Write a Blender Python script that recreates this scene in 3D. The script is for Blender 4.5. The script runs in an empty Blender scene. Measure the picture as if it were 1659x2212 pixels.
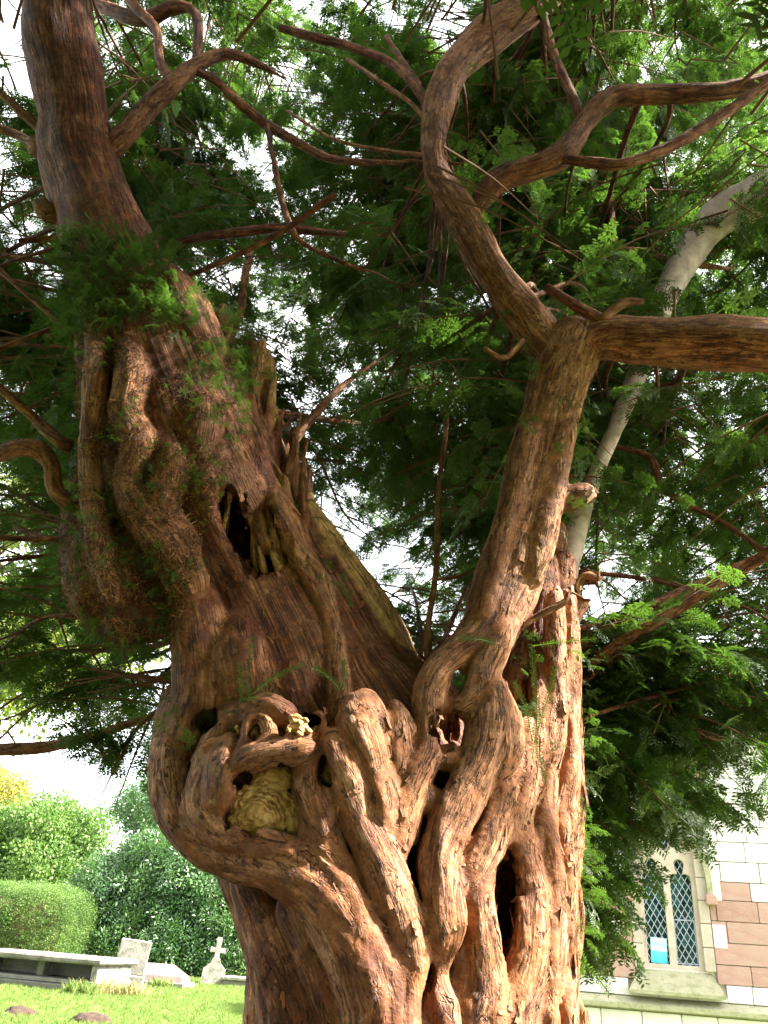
import bpy, bmesh, math, random
import numpy as np
from mathutils import Vector, Matrix, Euler

# ------------------------------------------------------------------ camera, world, sun, exposure
SC = bpy.context.scene
COL = SC.collection
FPX, S = 804.0, 768.0 / 1659.0
PITCH, ROLL = math.radians(28.0), math.radians(4.0)
CAM = np.array([0.0, 0.0, 1.55])
_f = np.array([0, math.cos(PITCH), math.sin(PITCH)])
_r0 = np.array([1.0, 0, 0]); _u0 = np.array([0, -math.sin(PITCH), math.cos(PITCH)])
_r = math.cos(ROLL) * _r0 + math.sin(ROLL) * _u0
_u = -math.sin(ROLL) * _r0 + math.cos(ROLL) * _u0
cd = bpy.data.cameras.new('camera'); cam = bpy.data.objects.new('camera', cd); COL.objects.link(cam)
cd.sensor_fit = 'VERTICAL'; cd.sensor_height = 36.0; cd.lens = 36.0 * FPX / 1024.0
cd.clip_start = 0.05; cd.clip_end = 2000
m = Matrix.Identity(4)
for i, v in enumerate((_r, _u, -_f)):
    for j in range(3): m[j][i] = v[j]
m.translation = Vector(CAM); cam.matrix_world = m
SC.camera = cam
cd.dof.use_dof = False

SUN_AZ, SUN_EL = math.radians(101.0), math.radians(42.0)      # azimuth clockwise from +Y; to the right of the camera
sun_dir = np.array([math.sin(SUN_AZ) * math.cos(SUN_EL), math.cos(SUN_AZ) * math.cos(SUN_EL), math.sin(SUN_EL)])
W = bpy.data.worlds.new('World'); SC.world = W; W.use_nodes = True
wn = W.node_tree.nodes; wl = W.node_tree.links
bg = wn['Background']; sky = wn.new('ShaderNodeTexSky'); sky.sky_type = 'NISHITA'; sky.sun_disc = False
sky.sun_elevation = SUN_EL; sky.sun_rotation = SUN_AZ
sky.air_density = 1.0; sky.dust_density = 4.0; sky.ozone_density = 1.0
# thin bright cloud over the whole sky
tcw = wn.new('ShaderNodeTexCoord'); cn = wn.new('ShaderNodeTexNoise'); cn.inputs['Scale'].default_value = 2.2; cn.inputs['Detail'].default_value = 6
wl.new(tcw.outputs['Generated'], cn.inputs['Vector'])
cr_ = wn.new('ShaderNodeMapRange'); cr_.inputs[1].default_value = 0.35; cr_.inputs[2].default_value = 0.65; cr_.inputs[3].default_value = 0.45; cr_.inputs[4].default_value = 0.85
wl.new(cn.outputs[0], cr_.inputs[0])
cm = wn.new('ShaderNodeMix'); cm.data_type = 'RGBA'; cm.inputs[7].default_value = (5.6, 5.55, 5.5, 1)
wl.new(cr_.outputs[0], cm.inputs[0]); wl.new(sky.outputs[0], cm.inputs[6]); wl.new(cm.outputs[2], bg.inputs[0]); bg.inputs[1].default_value = 0.15
sl = bpy.data.lights.new('sun', 'SUN'); sl.energy = 5.0; sl.angle = math.radians(2.5); sl.color = (1.0, 0.93, 0.82)
so = bpy.data.objects.new('sun', sl); COL.objects.link(so)
so.rotation_euler = Vector(-sun_dir).to_track_quat('-Z', 'Y').to_euler()
so.location = (20, -3, 20)
SC.view_settings.view_transform = 'Standard'; SC.view_settings.look = 'None'
SC.view_settings.gamma = 1.0; SC.view_settings.exposure = 2.75
SC.render.engine = 'CYCLES'
SC.cycles.max_bounces = 4; SC.cycles.diffuse_bounces = 3; SC.cycles.transmission_bounces = 2
SC.cycles.sample_clamp_indirect = 6.0

# ------------------------------------------------------------------ layout helpers
def ray(x, y): return _f + _r * (x * S - 384) / FPX + _u * (512 - y * S) / FPX
def PY(x, y, Y):
    d = ray(x, y); return CAM + d * (Y / d[1])
def PZ(x, y, z=0.0):
    d = ray(x, y); return CAM + d * ((z - CAM[2]) / d[2])
def depth(p): return float((np.asarray(p) - CAM) @ _f)
def RM(rD, p): return rD * S / FPX * depth(p)

def tag(o, label=None, cat=None, group=None, kind=None):
    if label: o['label'] = label
    if cat: o['category'] = cat
    if group: o['group'] = group
    if kind: o['kind'] = kind
    return o
def empty(name, loc=(0, 0, 0), rz=0.0):
    o = bpy.data.objects.new(name, None); COL.objects.link(o); o.location = loc; o.rotation_euler = (0, 0, rz)
    o.empty_display_size = 0.2
    return o
def link(name, me, mat=None, parent=None, loc=None, rot=None):
    o = bpy.data.objects.new(name, me); COL.objects.link(o)
    if mat is not None and not me.materials: me.materials.append(mat)
    if parent is not None: o.parent = parent
    if loc is not None: o.location = loc
    if rot is not None: o.rotation_euler = rot
    return o
def mesh(verts, faces, name='mesh', smooth=False):
    me = bpy.data.meshes.new(name)
    me.from_pydata([tuple(v) for v in verts], [], [tuple(f) for f in faces]); me.update()
    if smooth: me.shade_smooth()
    return me
def npmesh(V, Q, name='mesh', smooth=True):
    """fast mesh from arrays; Q is (n,4) or (n,3)"""
    me = bpy.data.meshes.new(name)
    n, k = Q.shape
    me.vertices.add(len(V)); me.vertices.foreach_set('co', V.astype(np.float32).ravel())
    me.loops.add(n * k); me.loops.foreach_set('vertex_index', Q.astype(np.int32).ravel())
    me.polygons.add(n)
    me.polygons.foreach_set('loop_start', np.arange(0, n * k, k, dtype=np.int32))
    me.update(calc_edges=True)
    if smooth: me.shade_smooth()
    return me
def boxes(lst, bevel=0.0, name='box'):
    """a mesh of one or more boxes (x0,x1,y0,y1,z0,z1)"""
    bm = bmesh.new()
    for (x0, x1, y0, y1, z0, z1) in lst:
        vs = [bm.verts.new((x, y, z)) for z in (z0, z1) for y in (y0, y1) for x in (x0, x1)]
        for f in ((0, 2, 3, 1), (4, 5, 7, 6), (0, 1, 5, 4), (2, 6, 7, 3), (0, 4, 6, 2), (1, 3, 7, 5)):
            bm.faces.new([vs[i] for i in f])
    if bevel: bmesh.ops.bevel(bm, geom=list(bm.edges), offset=bevel, segments=1, affect='EDGES')
    me = bpy.data.meshes.new(name); bm.to_mesh(me); bm.free()
    return me
def fattr(me, name, data, typ='FLOAT', dom='POINT'):
    a = me.attributes.new(name, typ, dom)
    a.data.foreach_set('vector' if typ == 'FLOAT_VECTOR' else 'value', np.asarray(data, np.float32).ravel())

# ------------------------------------------------------------------ numpy noise
_rng = np.random.default_rng(11)
_PERM = _rng.permutation(256).astype(np.int32); _PERM = np.concatenate([_PERM, _PERM, _PERM])
_GR = _rng.normal(size=(256, 3)); _GR /= np.linalg.norm(_GR, axis=1)[:, None]
def pnoise(P):
    P = np.asarray(P, float); I = np.floor(P).astype(np.int32); Fr = P - I; I &= 255
    U = Fr * Fr * Fr * (Fr * (Fr * 6 - 15) + 10); out = np.zeros(len(P))
    for dx in (0, 1):
        wx = U[:, 0] if dx else 1 - U[:, 0]
        for dy in (0, 1):
            wy = U[:, 1] if dy else 1 - U[:, 1]
            for dz in (0, 1):
                wz = U[:, 2] if dz else 1 - U[:, 2]
                h = _PERM[_PERM[_PERM[(I[:, 0] + dx) & 255] + ((I[:, 1] + dy) & 255)] + ((I[:, 2] + dz) & 255)]
                g = _GR[h]
                out += wx * wy * wz * (g[:, 0] * (Fr[:, 0] - dx) + g[:, 1] * (Fr[:, 1] - dy) + g[:, 2] * (Fr[:, 2] - dz))
    return out * 1.6
def fbm(P, o=3):
    s = 0; a = 1.0
    for i in range(o): s = s + a * pnoise(np.asarray(P) * 2 ** i + 17.3 * i); a *= 0.5
    return s

# ------------------------------------------------------------------ material helpers
class NT:
    def __init__(self, name):
        self.m = bpy.data.materials.new(name); self.m.use_nodes = True
        self.t = self.m.node_tree; self.n = self.t.nodes; self.l = self.t.links
        self.b = self.n['Principled BSDF']; self.out = self.n['Material Output']
    def add(self, t, **kw):
        n = self.n.new(t)
        for k, v in kw.items(): setattr(n, k, v)
        return n
    def con(self, a, b): self.l.new(a, b)
    def noise(self, vec, scale, detail=4, rough=0.55, dist=0.0):
        n = self.add('ShaderNodeTexNoise'); n.inputs['Scale'].default_value = scale
        n.inputs['Detail'].default_value = detail; n.inputs['Roughness'].default_value = rough
        n.inputs['Distortion'].default_value = dist
        if vec is not None: self.con(vec, n.inputs['Vector'])
        return n.outputs['Fac']
    def map(self, vec, sc):
        n = self.add('ShaderNodeMapping'); n.inputs['Scale'].default_value = sc; self.con(vec, n.inputs['Vector'])
        return n.outputs[0]
    def ramp(self, fac, stops):
        n = self.add('ShaderNodeValToRGB'); e = n.color_ramp.elements
        while len(e) < len(stops): e.new(0.5)
        for i, (p, c) in enumerate(stops): e[i].position = p; e[i].color = (*c, 1) if len(c) == 3 else c
        self.con(fac, n.inputs[0]); return n.outputs[0]
    def mix(self, fac, a, b, mode='MIX'):
        n = self.add('ShaderNodeMix', data_type='RGBA', blend_type=mode)
        for s, v in ((n.inputs[0], fac), (n.inputs[6], a), (n.inputs[7], b)):
            if isinstance(v, (int, float)): s.default_value = v
            elif isinstance(v, tuple): s.default_value = (*v, 1) if len(v) == 3 else v
            else: self.con(v, s)
        return n.outputs[2]
    def math(self, op, a, b=0.0, clamp=False):
        n = self.add('ShaderNodeMath', operation=op, use_clamp=clamp)
        for s, v in zip(n.inputs, (a, b)):
            if isinstance(v, (int, float)): s.default_value = v
            else: self.con(v, s)
        return n.outputs[0]
    def attr(self, name, typ='GEOMETRY'):
        return self.add('ShaderNodeAttribute', attribute_name=name, attribute_type=typ)
    def bump(self, h, strength, dist, prev=None):
        n = self.add('ShaderNodeBump'); n.inputs['Strength'].default_value = strength; n.inputs['Distance'].default_value = dist
        self.con(h, n.inputs['Height'])
        if prev is not None: self.con(prev, n.inputs['Normal'])
        return n.outputs[0]
    def done(self, col=None, rough=0.8, nrm=None, spec=0.3):
        if col is not None:
            if isinstance(col, tuple): self.b.inputs['Base Color'].default_value = (*col, 1)
            else: self.con(col, self.b.inputs['Base Color'])
        if isinstance(rough, (int, float)): self.b.inputs['Roughness'].default_value = rough
        else: self.con(rough, self.b.inputs['Roughness'])
        self.b.inputs['Specular IOR Level'].default_value = spec
        if nrm is not None: self.con(nrm, self.b.inputs['Normal'])
        return self.m

def bark_material(name='yew_bark'):
    t = NT(name); g = t.attr('gcoord').outputs['Vector']; tone = t.attr('tone').outputs['Fac']; wood = t.attr('wood').outputs['Fac']
    tc = t.add('ShaderNodeTexCoord').outputs['Object']
    fib = t.noise(t.map(g, (2.2, 16, 1)), 2.2, 5, 0.6, 0.6)
    fine = t.noise(t.map(g, (5, 60, 1)), 2.0, 3, 0.6)
    seam = t.attr('seam').outputs['Fac']
    fib0, fine0 = fib, fine
    def calm(v): 
        mr = t.add('ShaderNodeMix', data_type='FLOAT'); t.con(seam, mr.inputs[0]); t.con(v, mr.inputs[2]); mr.inputs[3].default_value = 0.45; return mr.outputs[0]
    fib, fine = calm(fib), calm(fine)
    blot = t.noise(tc, 5.5, 5, 0.62)
    big = t.noise(tc, 1.7, 3, 0.5)
    # peeling flakes: stretched voronoi cells with their own tint
    vw = t.add('ShaderNodeTexVoronoi', feature='F1'); vw.inputs['Scale'].default_value = 1.0
    wv = t.add('ShaderNodeVectorMath', operation='ADD'); t.con(t.map(g, (4.0, 17, 1)), wv.inputs[0])
    nz = t.add('ShaderNodeTexNoise'); nz.inputs['Scale'].default_value = 9.0; nz.inputs['Detail'].default_value = 3; t.con(tc, nz.inputs['Vector'])
    sc = t.add('ShaderNodeVectorMath', operation='SCALE'); sc.inputs['Scale'].default_value = 1.1; t.con(nz.outputs['Color'], sc.inputs[0])
    t.con(sc.outputs[0], wv.inputs[1]); t.con(wv.outputs[0], vw.inputs['Vector'])
    cell = t.add('ShaderNodeSeparateColor'); t.con(vw.outputs['Color'], cell.inputs[0])
    cid = calm(cell.outputs[0])
    dark = t.ramp(fib, [(0.34, (0.024, 0.006, 0.003)), (0.5, (0.105, 0.027, 0.010)), (0.66, (0.25, 0.077, 0.027))])
    pale = t.ramp(fib, [(0.34, (0.125, 0.04, 0.016)), (0.5, (0.33, 0.135, 0.054)), (0.66, (0.55, 0.31, 0.165))])
    tone2 = t.math('ADD', tone, t.math('MULTIPLY', t.math('SUBTRACT', blot, 0.5), 2.4), True)
    col = t.mix(tone2, dark, pale)
    flake = t.math('GREATER_THAN', cid, 0.62)
    fl = t.math('MULTIPLY', flake, t.math('MULTIPLY', tone2, 0.45), True)
    col = t.mix(fl, col, (0.37, 0.205, 0.125))
    ochre = t.ramp(t.noise(tc, 3.1, 4, 0.6), [(0.46, (0, 0, 0)), (0.66, (1, 1, 1))])
    col = t.mix(t.math('MULTIPLY', ochre, 0.45), col, (0.19, 0.078, 0.016))
    wcol = t.ramp(fib, [(0.32, (0.15, 0.07, 0.02)), (0.45, (0.42, 0.24, 0.085)), (0.66, (0.60, 0.40, 0.17))])
    col = t.mix(wood, col, wcol)
    spots = t.ramp(t.noise(t.map(g, (8, 22, 1)), 2.0, 3, 0.6), [(0.27, (1, 1, 1)), (0.36, (0, 0, 0))])
    col = t.mix(t.math('MULTIPLY', spots, 0.6), col, (0.045, 0.02, 0.012))
    # mottling: ochre and plum patches, speckle and dark streaks
    plum = t.ramp(t.noise(tc, 4.3, 5, 0.65), [(0.52, (0, 0, 0)), (0.64, (1, 1, 1))])
    col = t.mix(t.math('MULTIPLY', plum, t.math('MULTIPLY', t.math('SUBTRACT', 1.0, wood), 0.28)), col, (0.17, 0.075, 0.065))
    spk = t.noise(tc, 60, 4, 0.75); spk2 = t.noise(tc, 17, 5, 0.7)
    sm_ = t.math('MULTIPLY', t.math('ADD', t.math('MULTIPLY', spk, 1.8), 0.1), t.math('ADD', t.math('MULTIPLY', spk2, 2.6), -0.3))
    cc = t.add('ShaderNodeCombineColor')
    for i in range(3): t.con(sm_, cc.inputs[i])
    col = t.mix(0.85, col, cc.outputs[0], 'MULTIPLY')
    # long drying cracks
    cn = calm(t.noise(t.map(g, (2.6, 13, 1)), 1.0, 4, .6, 1.2))
    crack = t.ramp(t.math('ABSOLUTE', t.math('SUBTRACT', cn, .5)), [(.0, (1, 1, 1)), (.018, (0, 0, 0))])
    cm_ = t.math('MULTIPLY', crack, t.math('SUBTRACT', 1.0, seam), True)
    col = t.mix(t.math('MULTIPLY', cm_, .75), col, (0.022, 0.009, 0.005))
    h = t.math('SUBTRACT', t.math('MULTIPLY', fib, 1.0), t.math('MULTIPLY', cm_, .8))
    h = t.math('ADD', h, t.math('MULTIPLY', fine, 0.5))
    h2 = t.math('ADD', h, t.math('MULTIPLY', cid, 0.35))
    nb = t.bump(h2, 0.9, 0.022)
    nb = t.bump(blot, 0.5, 0.03, nb)
    nb = t.bump(spk2, 0.55, 0.012, nb)
    return t.done(col, t.math('ADD', 0.55, t.math('MULTIPLY', big, 0.3)), nb, 0.35)

def leaf_material(name, c0, c1, trans=0.45, tcol=None, rough=0.45, spec=0.4):
    t = NT(name); tint = t.attr('tint', 'INSTANCER').outputs['Fac']
    col = t.mix(tint, c0, c1)
    t.done(col, rough, None, spec)
    tr = t.add('ShaderNodeBsdfTranslucent')
    tc = t.mix(tint, tuple(x for x in (tcol or c0)), tuple(min(1, x * 1.5) for x in (tcol or c1)))
    t.con(tc, tr.inputs[0])
    mx = t.add('ShaderNodeMixShader'); mx.inputs[0].default_value = trans
    t.con(t.b.outputs[0], mx.inputs[1]); t.con(tr.outputs[0], mx.inputs[2]); t.con(mx.outputs[0], t.out.inputs[0])
    return t.m

def stone_material(name, c0, c1, lichen=None, lich_amt=0.4, scale=3.0, bump=0.5):
    t = NT(name); tc = t.add('ShaderNodeTexCoord').outputs['Object']
    rnd = t.add('ShaderNodeObjectInfo').outputs['Random']
    a = t.noise(tc, scale, 6, 0.65); b = t.noise(tc, scale * 9, 4, 0.7)
    col = t.ramp(t.math('ADD', t.math('MULTIPLY', a, 0.6), t.math('ADD', t.math('MULTIPLY', b, 0.2), t.math('MULTIPLY', rnd, 0.2))), [(0.3, c0), (0.72, c1)])
    if lichen:
        l = t.ramp(t.noise(tc, scale * 1.7, 6, 0.7), [(0.5, (0, 0, 0)), (0.6, (1, 1, 1))])
        col = t.mix(t.math('MULTIPLY', l, lich_amt), col, lichen)
    nb = t.bump(b, bump, 0.02); nb = t.bump(a, bump * 0.6, 0.05, nb)
    return t.done(col, 0.9, nb, 0.2)
def plain(name, c, rough=0.7, spec=0.3, noise=0.25, scale=12):
    t = NT(name); tc = t.add('ShaderNodeTexCoord').outputs['Object']
    n = t.noise(tc, scale, 5, 0.6)
    col = t.ramp(n, [(0.3, tuple(x * (1 - noise) for x in c)), (0.7, tuple(min(1, x * (1 + noise)) for x in c))])
    return t.done(col, rough, t.bump(n, 0.3, 0.01), spec)

def burr_material():
    t = NT('burr_wood'); tc = t.add('ShaderNodeTexCoord').outputs['Object']; wood = t.attr('wood').outputs['Fac']
    mp = t.add('ShaderNodeMapping'); mp.inputs['Location'].default_value = tuple(-PY(535, 1790, 4.02)); t.con(tc, mp.inputs['Vector'])
    wv = t.add('ShaderNodeTexWave', wave_type='RINGS', rings_direction='SPHERICAL'); wv.inputs['Scale'].default_value = 11.0; wv.inputs['Distortion'].default_value = 11.0
    wv.inputs['Detail'].default_value = 4; wv.inputs['Detail Scale'].default_value = 1.1; wv.inputs['Detail Roughness'].default_value = .6; t.con(mp.outputs[0], wv.inputs['Vector'])
    n = t.noise(tc, 14, 6, .65); n2 = t.noise(tc, 5, 3, .6)
    amt = t.ramp(n2, [(.45, (.03, .03, .03)), (.62, (.34, .34, .34))])
    f = t.math('ADD', t.math('MULTIPLY', t.math('SUBTRACT', wv.outputs['Fac'], .5), amt), n)
    col = t.ramp(f, [(.26, (.11, .045, .010)), (.42, (.40, .21, .065)), (.66, (.66, .43, .18))])
    nb = t.bump(f, .9, .025); nb = t.bump(t.noise(tc, 45, 4, .7), .5, .008, nb)
    return t.done(col, .7, nb, .3)
BARK = bark_material()
M_YEW = leaf_material('yew_needles', (0.028, 0.060, 0.016), (0.065, 0.115, 0.024), 0.40, (0.085, 0.18, 0.02))
M_YEWNEW = leaf_material('young_yew_needles', (0.06, 0.13, 0.02), (0.12, 0.22, 0.035), 0.4, (0.16, 0.32, 0.03))
M_LAUREL = leaf_material('laurel_leaves', (0.035, 0.085, 0.03), (0.085, 0.15, 0.055), 0.25, (0.08, 0.2, 0.03), 0.3, 0.5)
M_HEDGE = leaf_material('hedge_leaves', (0.07, 0.14, 0.03), (0.13, 0.20, 0.05), 0.3, (0.12, 0.25, 0.04), 0.5)
M_AUTUMN = leaf_material('autumn_leaves', (0.12, 0.16, 0.04), (0.32, 0.26, 0.07), 0.45, (0.35, 0.33, 0.06), 0.5)
M_TWIG = plain('twig_bark', (0.16, 0.085, 0.05), 0.85)
M_SUNPAINTBARK = plain('sun_painted_bark', (0.48, 0.38, 0.33), 0.85, noise=0.35)  # back stem bark with sunlight painted into the colour
_t = NT('dead_twig'); _a = _t.attr('tint').outputs['Fac']
M_DEADTWIG = _t.done(_t.ramp(_a, [(0, (.018, .009, .005)), (.45, (.09, .04, .012)), (.8, (.24, .11, .03)), (1, (.42, .26, .10))]), .9)

# ------------------------------------------------------------------ sculpting: a distance field grown from strands
def catmull(P, step):
    P = np.asarray(P, float); n = len(P)
    if n < 3:
        k = max(2, int(np.linalg.norm(P[-1, :3] - P[0, :3]) / step) + 1)
        t = np.linspace(0, 1, k)[:, None]; return P[0] * (1 - t) + P[-1] * t
    E = np.vstack([2 * P[0] - P[1], P, 2 * P[-1] - P[-2]]); out = []
    for i in range(n - 1):
        a, b, c, d = E[i:i + 4]
        k = max(1, int(np.ceil(np.linalg.norm(c[:3] - b[:3]) / step)))
        t = (np.arange(k) / k)[:, None]
        out.append(0.5 * (2 * b + (c - a) * t + (2 * a - 5 * b + 4 * c - d) * t ** 2 + (3 * b - a - 3 * c + d) * t ** 3))
    out.append(P[-1:]); o = np.vstack(out)
    o[:, 3] = np.maximum(o[:, 3], 0.002); return o

VR = random.Random(77)
class Field:
    def __init__(self, lo, hi, h):
        self.h = h; self.lo = np.array(lo, float)
        self.n = np.ceil((np.array(hi) - self.lo) / h).astype(int) + 1
        self.D = np.full(self.n, 1.0, np.float32); self.I = np.zeros(self.n, np.int16)
        self.ax = [self.lo[i] + h * np.arange(self.n[i]) for i in range(3)]
        self.ax = [a.astype(np.float32) for a in self.ax]
        self.seg = []; self.ns = 0
    def box(self, lo, hi):
        a = np.clip(np.floor((lo - self.lo) / self.h).astype(int), 0, self.n - 1)
        b = np.clip(np.ceil((hi - self.lo) / self.h).astype(int) + 1, 0, self.n)
        if np.any(b - a < 1): return None
        return tuple(slice(a[i], b[i]) for i in range(3))
    def cap(self, sl, p0, r0, p1, r1):
        X = self.ax[0][sl[0]][:, None, None]; Y = self.ax[1][sl[1]][None, :, None]; Z = self.ax[2][sl[2]][None, None, :]
        v = (p1 - p0).astype(np.float32); L2 = float(v @ v) + 1e-9
        x, y, z = X - np.float32(p0[0]), Y - np.float32(p0[1]), Z - np.float32(p0[2])
        t = np.clip((x * v[0] + y * v[1] + z * v[2]) / np.float32(L2), 0, 1)
        return np.sqrt((x - t * v[0]) ** 2 + (y - t * v[1]) ** 2 + (z - t * v[2]) ** 2) - (np.float32(r0) + t * np.float32(r1 - r0))
    def strand(self, P, k=0.04, tone=0.5, wood=0.0, step=None, veins=0):
        """P rows: x y z r in metres"""
        P = np.asarray(P, float); step = step or max(0.03, 0.55 * P[:, 3].mean())
        Q = catmull(P, step); u = 0.0; self.ns += 1
        for i in range(len(Q) - 1):
            p0, p1, r0, r1 = Q[i, :3], Q[i + 1, :3], Q[i, 3], Q[i + 1, 3]
            pad = max(r0, r1) + k + 2 * self.h
            sl = self.box(np.minimum(p0, p1) - pad, np.maximum(p0, p1) + pad)
            L = np.linalg.norm(p1 - p0)
            if sl is None or L < 1e-6: u += L; continue
            d = self.cap(sl, p0, r0, p1, r1); D = self.D[sl]
            self.seg.append((p0, p1, r0, r1, u, tone, wood, self.ns)); u += L
            I = self.I[sl]; I[d < D] = len(self.seg) - 1
            hh = np.maximum(k - np.abs(d - D), 0) / k
            self.D[sl] = np.minimum(d, D) - hh * hh * np.float32(k / 4)
        if veins: self.veins(Q, veins, tone, wood)
    def veins(self, Q, n, tone, wood):
        """thin cords running along a strand"""
        c = Q[:, :3]; T = np.gradient(c, axis=0); T /= np.linalg.norm(T, axis=1)[:, None] + 1e-9
        ref = np.array([0.0, -1.0, 0.1]); nn = ref[None] - (T @ ref)[:, None] * T; nn /= np.linalg.norm(nn, axis=1)[:, None] + 1e-9; bb = np.cross(T, nn)
        for j in range(n):
            m_ = len(Q); L = max(4, int(m_ * VR.uniform(.3, .95))); a = VR.randrange(0, max(1, m_ - L + 1)); th = VR.uniform(-1.75, 1.75); ph = VR.uniform(0, 6.3); out = []
            rv = VR.uniform(.14, .40)
            for i in range(a, min(m_, a + L)):
                t = (i - a) / max(1, L - 1); w = th + .45 * math.sin(ph + i * .33) * (1 if VR.random() < .97 else 1); r = Q[i, 3] * rv * (math.sin(math.pi * min(.97, max(.06, t))) ** .5) + .004
                out.append((*(c[i] + (nn[i] * math.cos(w) + bb[i] * math.sin(w)) * Q[i, 3] * (.95 - .35 * rv)), min(r, .05)))
            if len(out) > 3: self.strand(np.array(out), .022, tone + VR.uniform(-.15, .15), wood)
    def carve(self, P, k=0.03):
        Q = catmull(np.asarray(P, float), 0.04)
        for i in range(len(Q) - 1):
            p0, p1, r0, r1 = Q[i, :3], Q[i + 1, :3], Q[i, 3], Q[i + 1, 3]
            pad = max(r0, r1) + k + 2 * self.h
            sl = self.box(np.minimum(p0, p1) - pad, np.maximum(p0, p1) + pad)
            if sl is None: continue
            d = -self.cap(sl, p0, r0, p1, r1); D = self.D[sl]
            near = np.abs(d) < 0.09                       # ragged, uneven rims
            if near.any():
                w = np.argwhere(near) * self.h + np.array([self.ax[i][sl[i]][0] for i in range(3)])
                d[near] += (0.7 * max(r0, r1) * pnoise(w * [11, 11, 4.5]) + 0.4 * max(r0, r1) * pnoise(w * [24, 24, 10]) + 0.008 * pnoise(w * 31.0)).astype(np.float32)
            hh = np.maximum(k - np.abs(d - D), 0) / k
            self.D[sl] = np.maximum(d, D) + hh * hh * np.float32(k / 4)
    def nets(self):
        s = self.D < 0; n = self.n; c = n - 1
        A = np.ones(c, bool); O = np.zeros(c, bool); offs = [(a, b, d) for a in (0, 1) for b in (0, 1) for d in (0, 1)]
        for o in offs:
            v = s[o[0]:o[0] + c[0], o[1]:o[1] + c[1], o[2]:o[2] + c[2]]; A &= v; O |= v
        act = np.flatnonzero(O & ~A); del A, O
        ijk = np.stack(np.unravel_index(act, c), 1)
        val = {o: self.D[ijk[:, 0] + o[0], ijk[:, 1] + o[1], ijk[:, 2] + o[2]] for o in offs}
        acc = np.zeros((len(act), 3)); cnt = np.zeros(len(act))
        for a in offs:
            for ax in range(3):
                if a[ax]: continue
                b = list(a); b[ax] = 1; b = tuple(b)
                va, vb = val[a], val[b]; cr = (va < 0) != (vb < 0)
                t = np.where(cr, va / np.where(cr, va - vb, 1), 0)
                p = np.array(a, float)[None, :].repeat(len(act), 0); p[:, ax] = t
                acc[cr] += p[cr]; cnt[cr] += 1
        V = self.lo + self.h * (ijk + acc / cnt[:, None])
        ids = self.I[ijk[:, 0], ijk[:, 1], ijk[:, 2]]
        quads = []
        for ax in range(3):
            sa = [slice(None)] * 3; sb = [slice(None)] * 3; sa[ax] = slice(0, -1); sb[ax] = slice(1, None)
            A_, B_ = s[tuple(sa)], s[tuple(sb)]
            e = np.argwhere(A_ != B_); b, d = [(1, 2), (2, 0), (0, 1)][ax]
            ok = (e[:, b] > 0) & (e[:, d] > 0) & (e[:, b] < c[b]) & (e[:, d] < c[d]); e = e[ok]
            ins = A_[e[:, 0], e[:, 1], e[:, 2]]
            q = []
            for (ob, od) in ((-1, -1), (0, -1), (0, 0), (-1, 0)):
                w = e.copy(); w[:, b] += ob; w[:, d] += od
                q.append(np.searchsorted(act, np.ravel_multi_index(w.T, c)))
            q = np.stack(q, 1); q[~ins] = q[~ins][:, ::-1]; quads.append(q)
        return V, np.vstack(quads), ids
    def grain(self, V, ids):
        P0 = np.array([s[0] for s in self.seg]); P1 = np.array([s[1] for s in self.seg])
        R0 = np.array([s[2] for s in self.seg]); U0 = np.array([s[4] for s in self.seg])
        T = P1 - P0; L = np.linalg.norm(T, axis=1); T /= L[:, None]
        p0, t, l = P0[ids], T[ids], L[ids]; d = V - p0
        w = np.clip((d * t).sum(1), 0, l); c = d - w[:, None] * t
        ref = np.array([0.05, -1.0, 0.02])[None, :].repeat(len(V), 0); nn = ref - (ref * t).sum(1)[:, None] * t
        nn /= np.linalg.norm(nn, axis=1)[:, None] + 1e-9; bb = np.cross(t, nn)
        th = np.arctan2((c * bb).sum(1), (c * nn).sum(1))
        sid = np.array([s[7] for s in self.seg])[ids]
        rr = np.maximum(R0[ids], 0.05)
        return np.stack([U0[ids] + w, th * rr, sid * 3.71], 1), np.array([s[5] for s in self.seg])[ids], np.array([s[6] for s in self.seg])[ids]
    def build(self, name, mat, parent, amp=1.0):
        V, Q, ids = self.nets(); ids = ids.astype(int)
        g, tone, wood = self.grain(V, ids)
        me = npmesh(V, Q, name)
        N = np.empty(len(V) * 3, np.float32); me.vertex_normals.foreach_get('vector', N); N = N.reshape(-1, 3)
        # smooth tone a little over edges
        e = np.empty(len(me.edges) * 2, np.int32); me.edges.foreach_get('vertices', e); e = e.reshape(-1, 2)
        for arr in (tone, wood):
            for _ in range(4):
                sm = np.bincount(e[:, 0], arr[e[:, 1]], len(V)) + np.bincount(e[:, 1], arr[e[:, 0]], len(V))
                ct = np.bincount(e.ravel(), minlength=len(V)); arr[:] = 0.4 * arr + 0.6 * sm / np.maximum(ct, 1)
        sd = np.array([q[7] for q in self.seg])[ids]; df = (sd[e[:, 0]] != sd[e[:, 1]]).astype(float)
        seam = np.clip(np.bincount(e[:, 0], df, len(V)) + np.bincount(e[:, 1], df, len(V)), 0, 1)
        for _ in range(2):
            nb_ = np.zeros(len(V)); np.maximum.at(nb_, e[:, 0], seam[e[:, 1]]); np.maximum.at(nb_, e[:, 1], seam[e[:, 0]]); seam = np.maximum(seam, .8 * nb_)
        ridge = 1 - np.abs(pnoise(g * [1.6, 13, 1])) * 1.6
        ridge2 = 1 - np.abs(pnoise(g * [4.5, 34, 1] + 5)) * 1.6
        lump = fbm(V * 3.6, 3); lump2 = fbm(V * 11 + 3, 2)
        msk = np.clip(0.55 + 0.9 * pnoise(V * 2.3 + 9), 0.1, 1.3)
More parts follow.
